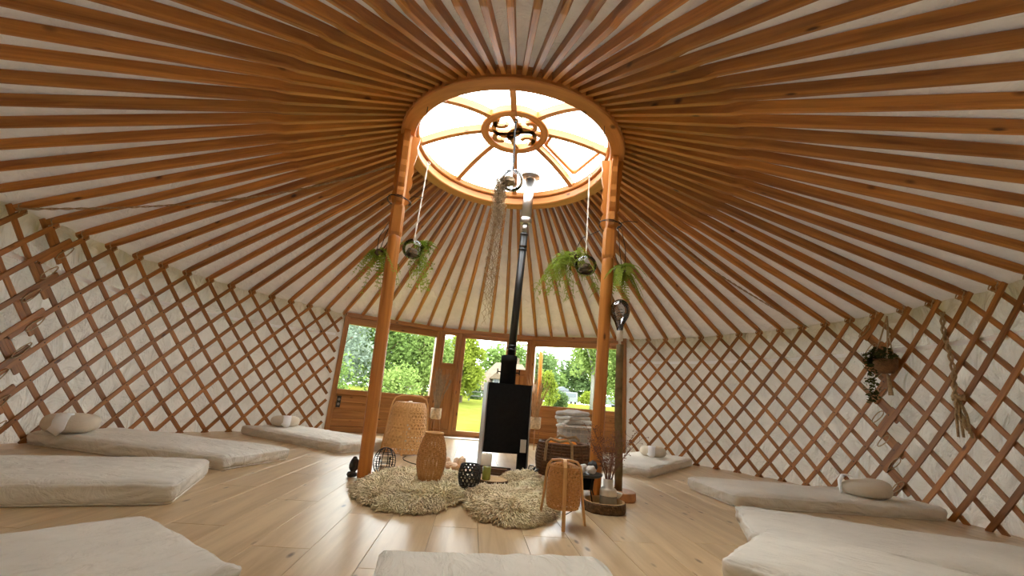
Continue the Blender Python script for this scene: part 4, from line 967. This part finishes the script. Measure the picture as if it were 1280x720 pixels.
# fern right of the right post
fR = Vector((1.075, -0.10, 1.85)); pl = thing('hanging_fern', 'drooping sword fern on black wires right of the right post', 'plant', fR, 0, 'hanging plants'); b = MB(); rnd = random.Random(19)
for k in range(30): q = rnd.random()*2*pi; frond(b, Vector((0.015*cos(q), 0.015*sin(q), 0.05)), Vector((cos(q), sin(q), rnd.uniform(-0.9, 0.6))), rnd.uniform(0.12, 0.26), 0.046, 15, 0.95, rnd, 0.5)
stuff(b.build('fronds', M['fern'], pl)); rock('root_ball', (0, 0, 0.0), 0.045, 0.045, 0.035, 'dirt', pl, 12)
b = MB()
for sx in (-0.03, 0.0, 0.03): b.tube([(sx, 0, 0.06), (sx*1.8-0.02, 0.0, 0.22), (sx-0.03, 0.01, 0.42), (-0.09, 0.02, 0.52)], 0.0035, 5)
b.build('wire_hanger', M['wire'], pl, True)
# centre globe with hanging moss
gC = Vector((0.026, -0.20, 2.628))
t = thing('terrarium_globe', 'glass globe hanging under the crown hub with trailing dry moss', 'terrarium', gC, 0, 'hanging glass globes')
globe_shell(t, 0.104); rock('moss_bed', (-0.03, 0, -0.06), 0.062, 0.06, 0.05, 'moss', t, 9)
pl = thing('spanish_moss', 'long strand of dry grey moss trailing from the centre globe', 'plant', gC, 0, 'hanging plants'); rnd = random.Random(4); b = MB()
for k in range(110):
    top = Vector((rnd.uniform(-0.14, -0.04), rnd.uniform(-0.05, 0.05), rnd.uniform(-0.04, 0.05))); L = rnd.uniform(0.15, 0.60)+(0.75 if rnd.random() < 0.22 else 0); ph = rnd.random()*6
    tx = -0.125+rnd.gauss(0, 0.030); pts = []; m = int(L/0.028)+4; am = rnd.uniform(0.008, 0.022)
    for i in range(m):
        s_ = i/(m-1); k2 = min(1, s_*2.5)
        pts.append(top.lerp(Vector((tx+0.03*s_, top.y*0.6, top.z)), k2)+Vector((am*sin(ph+i*1.7)+0.02*nz3(i*0.2, k, 1), am*cos(ph*2+i*2.1), -L*s_)))
    b.tube(pts, [0.0022]*(m-1)+[0.0006], 3)
stuff(b.build('strands', M['moss'], pl))
kb = Vector((0.010, -0.215, 3.30))
t = hang_rope('hanging_chain', 'dark twisted cord from the crown hub to the centre globe', (kb.x, kb.y, 3.262), (gC.x, gC.y, gC.z+0.104), 'wire', 0.007)
b = MB(); b.tube([(0.012, -0.26, 3.27), (0.012, -0.6, 3.2), (0.016, -0.94, 2.98)], 0.0025, 5); tag(b.build('support_wire', M['wire'], None, True), 'thin wire from the crown rim to the centre hook', 'wire')
for a, lab in ((-2.35, 'small metal hook under the near left of the crown rim'), (2.25, 'small metal hook under the near right of the crown rim')):
    p = pol(a, 1.0, 2.962); b = MB(); b.tube([(0, 0, 0), (0, 0, -0.09), (0.012, 0, -0.11), (0.02, 0, -0.095)], 0.003, 5); tag(b.build('ceiling_hook', M['wire'], None, True, p), lab, 'hook', 'crown hooks')

# ------------------------------------------------------------------ on the right lattice: planter and rope bundle; rope lines along the roof
pp = pol(1.475, RW-0.19, 1.30); t = thing('wall_planter', 'dark leafy plant in a coir pot hung on the right lattice', 'planter', pp)
b = MB(); b.lathe([(0.0, -0.10), (0.05, -0.095), (0.085, -0.05), (0.098, 0.03), (0.092, 0.035), (0.08, -0.02), (0.0, -0.03)], 24); b.build('pot', M['potbrown'], t, True)
b = MB(); rnd = random.Random(33)
def leaf(b, p, w):
    a = Vector((rnd.gauss(0, 1), rnd.gauss(0, 1), rnd.gauss(0, 1))).normalized(); d = a.orthogonal().normalized()
    b.add([p-a*w, p+d*w*0.55, p+a*w, p-d*w*0.55], [(0, 1, 2, 3)])
for k in range(420):
    u = Vector((rnd.gauss(0, 1), rnd.gauss(0, 1), rnd.gauss(0, 1))).normalized()*rnd.uniform(0.4, 1.0)
    leaf(b, Vector((-0.02+u.x*0.12, 0.035+u.y*0.15, 0.055+u.z*0.11)), rnd.uniform(0.018, 0.032))
for k in range(260):
    u = rnd.random(); leaf(b, Vector((-0.05+rnd.gauss(0, 0.025), 0.10+0.05*u+rnd.gauss(0, 0.035*(1.2-u)), 0.02-0.40*u)), rnd.uniform(0.014, 0.026))
stuff(b.build('foliage', M['ferndark'], t))
b = MB()
for dx, dy in ((0.09, 0.0), (-0.05, 0.08), (-0.05, -0.08)): b.tube([(dx, dy, 0.03), (dx*0.3+0.05, dy*0.4, 0.28), (0.09, 0, 0.47)], 0.006, 6)
b.tube([(0, 0, -0.10), (0.01, 0, -0.16), (0.015, 0.01, -0.30)], [0.008, 0.014, 0.02], 8); b.build('rope_hanger', M['rope'], t, True)
t = thing('rope_bundle', 'knotted jute rope hanging in front of the right lattice', 'rope', pol(1.615, RW-0.125, 0.65))
for k in range(2):
    b = MB(); pts = []
    for i in range(40): s = i/39; pts.append((0.012*cos(s*40+pi*k)-0.02*sin(s*5), 0.012*sin(s*40+pi*k)+0.10*(s-0.4)*(1-s)+0.02*sin(s*9), 0.05+1.0*s))
    b.tube(pts, 0.009, 6); b.build('strand', M['rope'], t, True)
b = MB(); b.tube([(0.03*cos(q), 0.035*sin(q), 0.33+0.02*sin(q*2.3)) for q in [i*0.5 for i in range(28)]], 0.010, 6); b.build('knot', M['rope'], t, True)
for dy in (-0.025, 0.02, 0.05): b = MB(); b.tube([(0, 0, 0.33), (0.01, dy, 0.2), (0.01, dy*1.4, 0.02)], [0.010, 0.012, 0.009], 6); b.build('rope_end', M['rope'], t, True)
def roof_rope(label, a0, a1):
    b = MB()
    for k in range(2):
        pts = []
        for i in range(130):
            s = i/129; r = 1.15+(3.85-1.15)*s; z = Z0+(Z1-Z0)*(r-R0)/(R1-R0)-0.052-0.05*sin(pi*s); a = a0+(a1-a0)*s
            pts.append(pol(a, r, z)+Vector((0, 0, 0.006*sin(i*0.9+pi*k)))+pol(a+pi/2, 0.006*cos(i*0.9+pi*k), 0))
        b.tube(pts, 0.0055, 4)
    tag(b.build('roof_rope', M['rope'], None, True), label, 'rope', 'roof tie ropes')
roof_rope('jute tie rope running under the left rafters to the crown', -1.42, -1.74)
roof_rope('jute tie rope running under the right rafters to the crown', 1.17, 1.25)

# ------------------------------------------------------------------ outside: trees, house, vehicles
LEAF = {}
for nm, c, c2 in (('pale', (108, 124, 110), (142, 154, 136)), ('mid', (88, 112, 56), (120, 140, 78)), ('lime', (116, 130, 44), (142, 154, 66)), ('birch', (100, 124, 60), (134, 150, 86)), ('dark', (80, 104, 62), (110, 128, 80))):
    LEAF[nm] = leafm('leaf_'+nm, srgb(*c), srgb(*c2))
M['trunk'] = plain('tree_trunk', srgb(110, 92, 70), 0.9, 0, 0.3, 6); M['birchbark'] = plain('birch_bark', srgb(122, 120, 114), 0.8, 0, 0.2, 10)
def tree(name, label, x, y, h, rx, leaf, seed, n=2600, ls=0.24, weep=False, bark='trunk', low=0.12, cat='tree', group='trees outside the windows'):
    rnd = random.Random(seed); g = gz(x, y); t = thing(name, label, cat, (x, y, g), 0, group)
    blobs = []
    n = int(n*1.9)
    for k in range(26):
        s = rnd.uniform(low+0.08, 0.92); w = rx*(1.0-0.75*abs(s-0.45)**1.2*1.3); a = rnd.random()*2*pi; q = rnd.uniform(0.1, 0.75)*w
        blobs.append((Vector((q*cos(a), q*sin(a), h*s)), rnd.uniform(0.28, 0.48)*rx))
    blobs.append((Vector((0, 0, h*0.88)), 0.3*rx)); vs, fs = [], []
    for k in range(n):
        c, r = blobs[rnd.randrange(len(blobs))]; u = Vector((rnd.gauss(0, 1), rnd.gauss(0, 1), rnd.gauss(0, 1))).normalized()*r*rnd.uniform(0.55, 1.08)
        if weep: u.z *= 1.9; u.x *= 0.8
        p = c+u
        if p.z < h*low*0.5: p.z = h*low*0.5+rnd.random()*0.3
        a = Vector((rnd.gauss(0, 1), rnd.gauss(0, 1), rnd.gauss(0, 0.8))).normalized(); d = a.cross(Vector((rnd.gauss(0, 1), rnd.gauss(0, 1), rnd.gauss(0, 1)))).normalized(); e = ls*rnd.uniform(0.6, 1.2)
        o = len(vs); vs += [p-a*e*0.6, p+d*e*0.33, p+a*e*0.6, p-d*e*0.33]; fs.append((o, o+1, o+2, o+3))
    b = MB(); b.add(vs, fs); stuff(b.build('foliage', LEAF[leaf], t))
    b = MB(); tr = 0.035*h*0.5+0.03; b.tube([(0, 0, 0), (0.05, 0.02, h*0.3), (-0.05, 0.05, h*0.6), (0.0, 0.0, h*0.85)], [tr, tr*0.8, tr*0.5, tr*0.15], 8); b.build('trunk', M[bark], t, True)
    for k in range(5):
        a = rnd.random()*2*pi; s = rnd.uniform(0.3, 0.65); b = MB(); b.tube([(0, 0.03, h*s), (rx*0.3*cos(a), rx*0.3*sin(a), h*(s+0.12)), (rx*0.6*cos(a), rx*0.6*sin(a), h*(s+0.2))], [tr*0.4, tr*0.28, tr*0.1], 6); b.build('branch', M[bark], t, True)
    return t
tree('willow_tree', 'pale silvery tall tree behind the left end of the left window', -9.4, 19, 6.6, 2.6, 'pale', 1, 3400, 0.22)
tree('willow_tree', 'bushy green tree in the middle of the left window', -7.2, 21, 4.7, 2.4, 'mid', 2, 3600, 0.22)
tree('willow_tree', 'rounded green tree at the right end of the left window', -5.0, 22, 4.0, 1.9, 'birch', 3, 3000, 0.22)
tree('willow_tree', 'far pale tree seen through the narrow light left of the door', -5.0, 33, 4.6, 2.0, 'pale', 4, 2000, 0.30)
tree('willow_tree', 'far grey-green tree filling the gap behind the bushy tree', -11.5, 33, 7.4, 4.0, 'pale', 21, 3200, 0.34)
tree('lime_tree', 'bright yellow-green tree at the left of the door glass', -2.9, 24, 4.5, 1.6, 'lime', 5, 3400, 0.22)
tree('ash_tree', 'lower green tree behind the thatched house', -1.4, 46, 5.6, 3.0, 'mid', 6, 2600, 0.38)
tree('ash_tree', 'grey-green tree rising over the house roof beside the flue', 3.4, 47, 5.6, 3.0, 'dark', 7, 2400, 0.38)
tree('poplar_tree', 'green tree at the left of the right window', 7.2, 70, 7.8, 4.2, 'mid', 8, 3000, 0.5)
tree('poplar_tree', 'dark green tree behind the van in the right window', 12.4, 74, 9.6, 4.6, 'dark', 9, 3200, 0.5)
tree('poplar_tree', 'green tree filling the right of the right window behind the birches', 19.0, 72, 11.0, 5.2, 'mid', 22, 3400, 0.5)
tree('birch_tree', 'tall weeping birch with a white trunk in the right window', 5.75, 25, 6.8, 1.7, 'birch', 10, 3800, 0.20, True, 'birchbark', 0.26)
tree('birch_tree', 'tall weeping birch at the right end of the right window', 8.0, 26, 6.8, 2.0, 'birch', 11, 3800, 0.20, True, 'birchbark', 0.16)
for i, (x, y, h, r, lf, lab) in enumerate(((-26, 62, 10, 6, 'pale', 'far pale tree on the skyline left of the left window'), (-15, 64, 8, 5.5, 'mid', 'far green tree on the skyline behind the left window'), (-8, 60, 7, 4.5, 'pale', 'far pale tree on the skyline beside the narrow light'), (0.5, 66, 8.5, 5, 'mid', 'far green tree on the skyline above the cottage'), (26, 66, 11, 6, 'birch', 'far green tree on the skyline at the right end'))):
    tree('skyline_tree', lab, x, y, h, r, lf, 60+i, 2000, 0.6, low=0.03, group='skyline trees')
for i, (x, y, h, r, lf, lab) in enumerate(((-8.2, 15.5, 1.75, 1.9, 'mid', 'low hedge bush below the pale tall tree'), (-5.0, 16.0, 1.7, 1.7, 'birch', 'low hedge bush at the middle of the left window sill'), (3.0, 26, 2.4, 0.9, 'lime', 'yellow-green bush behind the reeds in the right window'), (3.9, 28, 0.9, 0.8, 'dark', 'low dark bush left of the parked van'), (7.2, 34, 1.0, 0.9, 'lime', 'low yellow-green bush right of the parked van'), (-2.4, 29, 1.0, 0.8, 'dark', 'round clipped bush before the thatched house'))):
    tree('garden_bush', lab, x, y, h, r, lf, 40+i, 1300, 0.15, cat='bush', group='bushes outside the windows', low=0.05)
# thatched house
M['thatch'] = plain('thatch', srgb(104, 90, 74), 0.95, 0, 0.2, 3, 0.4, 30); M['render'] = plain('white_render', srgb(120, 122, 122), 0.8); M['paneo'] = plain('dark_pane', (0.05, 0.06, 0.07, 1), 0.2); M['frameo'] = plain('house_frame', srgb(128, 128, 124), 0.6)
HX, HY = -0.1, 33.0; hg = gz(HX, HY); t = thing('thatched_house', 'white cottage with a big thatched roof beyond the lawn', 'house', (HX, HY, hg)); t.scale.x = 0.74
b = MB(); b.box((-2.7, 0, 0), (3.2, 5, 1.0)); b.build('wall', M['render'], t)
b = MB(); prof = [(-4.0, 0.55), (-0.3, 3.1), (0.3, 3.1), (4.0, 0.55), (3.8, 0.75)]
vs = [(-4.1, -0.7, 0.55), (4.1, -0.7, 0.55), (4.1, 5.7, 0.55), (-4.1, 5.7, 0.55), (-1.5, 2.2, 3.2), (1.8, 2.2, 3.2), (1.8, 2.8, 3.2), (-1.5, 2.8, 3.2), (-4.0, -0.6, 0.75), (4.0, -0.6, 0.75), (4.0, 5.6, 0.75), (-4.0, 5.6, 0.75)]
b.add(vs, [(0, 3, 2, 1), (0, 1, 9, 8), (1, 2, 10, 9), (2, 3, 11, 10), (3, 0, 8, 11), (8, 9, 5, 4), (9, 10, 6, 5), (10, 11, 7, 6), (11, 8, 4, 7), (4, 5, 6, 7)]); b.build('roof', M['thatch'], t)
b = MB(); b.box((-1.6, -0.75, 1.15), (-0.7, 1.2, 1.62)); b.build('dormer_wall', M['render'], t)
b = MB(); b.prism([(-2.0, 1.55), (-1.15, 2.15), (-0.3, 1.55)], -1.0, 1.6); b.build('dormer_roof', M['thatch'], t)
for x0, x1, z0, z1, y in ((-2.5, -2.05, 0.2, 0.85, 0), (-1.7, -1.1, 0.2, 0.85, 0), (0.2, 0.9, 0.2, 0.85, 0), (-1.4, -0.9, 1.22, 1.54, -0.75)):
    b = MB(); b.box((x0-0.05, y-0.05, z0-0.05), (x1+0.05, y-0.01, z1+0.05)); w_ = b.build('window', M['frameo'], t)
    b = MB(); b.box((x0, y-0.07, z0), ((x0+x1)/2-0.02, y-0.055, z1)); b.build('pane', M['paneo'], w_)
    b = MB(); b.box(((x0+x1)/2+0.02, y-0.07, z0), (x1, y-0.055, z1)); b.build('pane', M['paneo'], w_)
b = MB(); b.box((0.9, 2.2, 3.0), (1.4, 2.7, 3.75)); b.build('chimney', M['thatch'], t)
# fence along the lawn
M['fencewood'] = plain('grey_fence', srgb(92, 94, 88), 0.8)
t = thing('post_rail_fence', 'low grey post and rail fence at the end of the lawn', 'fence', (0, 0, 0))
for k in range(9): x = -7.0+k*1.1; g = gz(x, 26.5); b = MB(); b.cbox((x-0.05, 26.45, g), (x+0.05, 26.55, g+0.75), 0.01, 2); b.build('fence_post', M['fencewood'], t)
for z in (0.35, 0.65):
    b = MB(); b.strip([(x, 26.42, gz(x, 26.5)+z) for x in (-7.1, -4, -1, 1.9)], [(0, 1, 0)]*4, 0.08, 0.04); b.build('fence_rail', M['fencewood'], t)
# vehicles
M['vanwhite'] = plain('van_paint', srgb(112, 118, 118), 0.35); M['carglass'] = plain('car_glass', (0.08, 0.10, 0.11, 1), 0.1); M['tyre'] = plain('tyre', (0.03, 0.03, 0.03, 1), 0.8); M['cardark'] = plain('car_paint', srgb(92, 98, 104), 0.3)
def vehicle(name, label, x, y, rz, L, w, h, mat, hood):
    g = gz(x, y); t = thing(name, label, name.split('_')[-1], (x, y, g), rz, 'parked vehicles')
    pr = [(-L/2, 0.32), (L/2, 0.32), (L/2, h*0.52), (L/2-hood, h*0.58), (L/2-hood*1.5, h), (-L/2+0.15, h), (-L/2, h*0.55)]
    b = MB(); b.prism(pr, -w/2, w/2); b.build('body', M[mat], t)
    for s in (-1, 1):
        y0, y1 = sorted((s*w/2, s*(w/2+0.02))); x0 = L/2-hood*1.45
        for k in range(3):
            xa_, xb_ = -L/2+0.2+(x0+L/2-0.3)*k/3, -L/2+0.2+(x0+L/2-0.3)*(k+1)/3-0.08
            b = MB(); b.box((xa_, y0, h*0.6), (xb_, y1, h*0.9)); b.build('side_window', M['carglass'], t)
        for wx in (-L/2+0.75, L/2-0.75):
            b = MB(); b.lathe([(0.0, -0.1), (0.30, -0.1), (0.33, -0.06), (0.33, 0.06), (0.30, 0.1), (0.0, 0.1)], 20); o = b.build('wheel', M['tyre'], t, loc=(wx, s*(w/2-0.08), 0.33)); o.rotation_euler.x = pi/2
    b = MB(); b.box((-L/2-0.02, -w*0.38, h*0.6), (-L/2+0.06, w*0.38, h*0.9)); b.build('rear_window', M['carglass'], t)
    return t
vehicle('white_van', 'white van parked under the birch in the right window', 8.3, 55, pi/2+0.12, 3.6, 1.8, 1.6, 'vanwhite', 0.6)
vehicle('parked_car', 'silver car parked left of the white van', 5.2, 54, 0.3, 3.4, 1.6, 1.15, 'vanwhite', 0.8)
vehicle('parked_car', 'dark car parked at the right end of the right window', 13.2, 52, 0.2, 3.6, 1.6, 1.3, 'cardark', 0.8)
t = thing('garden_shed', 'small dark shed behind the white van', 'shed', (8.0, 60, gz(8.0, 60)), 0.2)
b = MB(); b.box((-0.9, -0.8, 0), (0.9, 0.8, 1.9)); b.build('wall', M['cardark'], t)
b = MB(); b.prism([(-1.05, 1.9), (0, 2.5), (1.05, 1.9)], -0.95, 0.95); b.build('roof', M['cardark'], t)
t = thing('porch_post', 'orange timber porch post just outside the right window', 'post', (0.722, 4.45, -0.42))
b = MB(); b.cbox((-0.035, -0.035, 0), (0.035, 0.035, 2.05), 0.006, 2); b.build('shaft', M['post'], t); b = MB(); b.cbox((-0.06, -0.06, 0), (0.06, 0.06, 0.10), 0.008, 2); b.build('shoe', M['greysteel'], t)
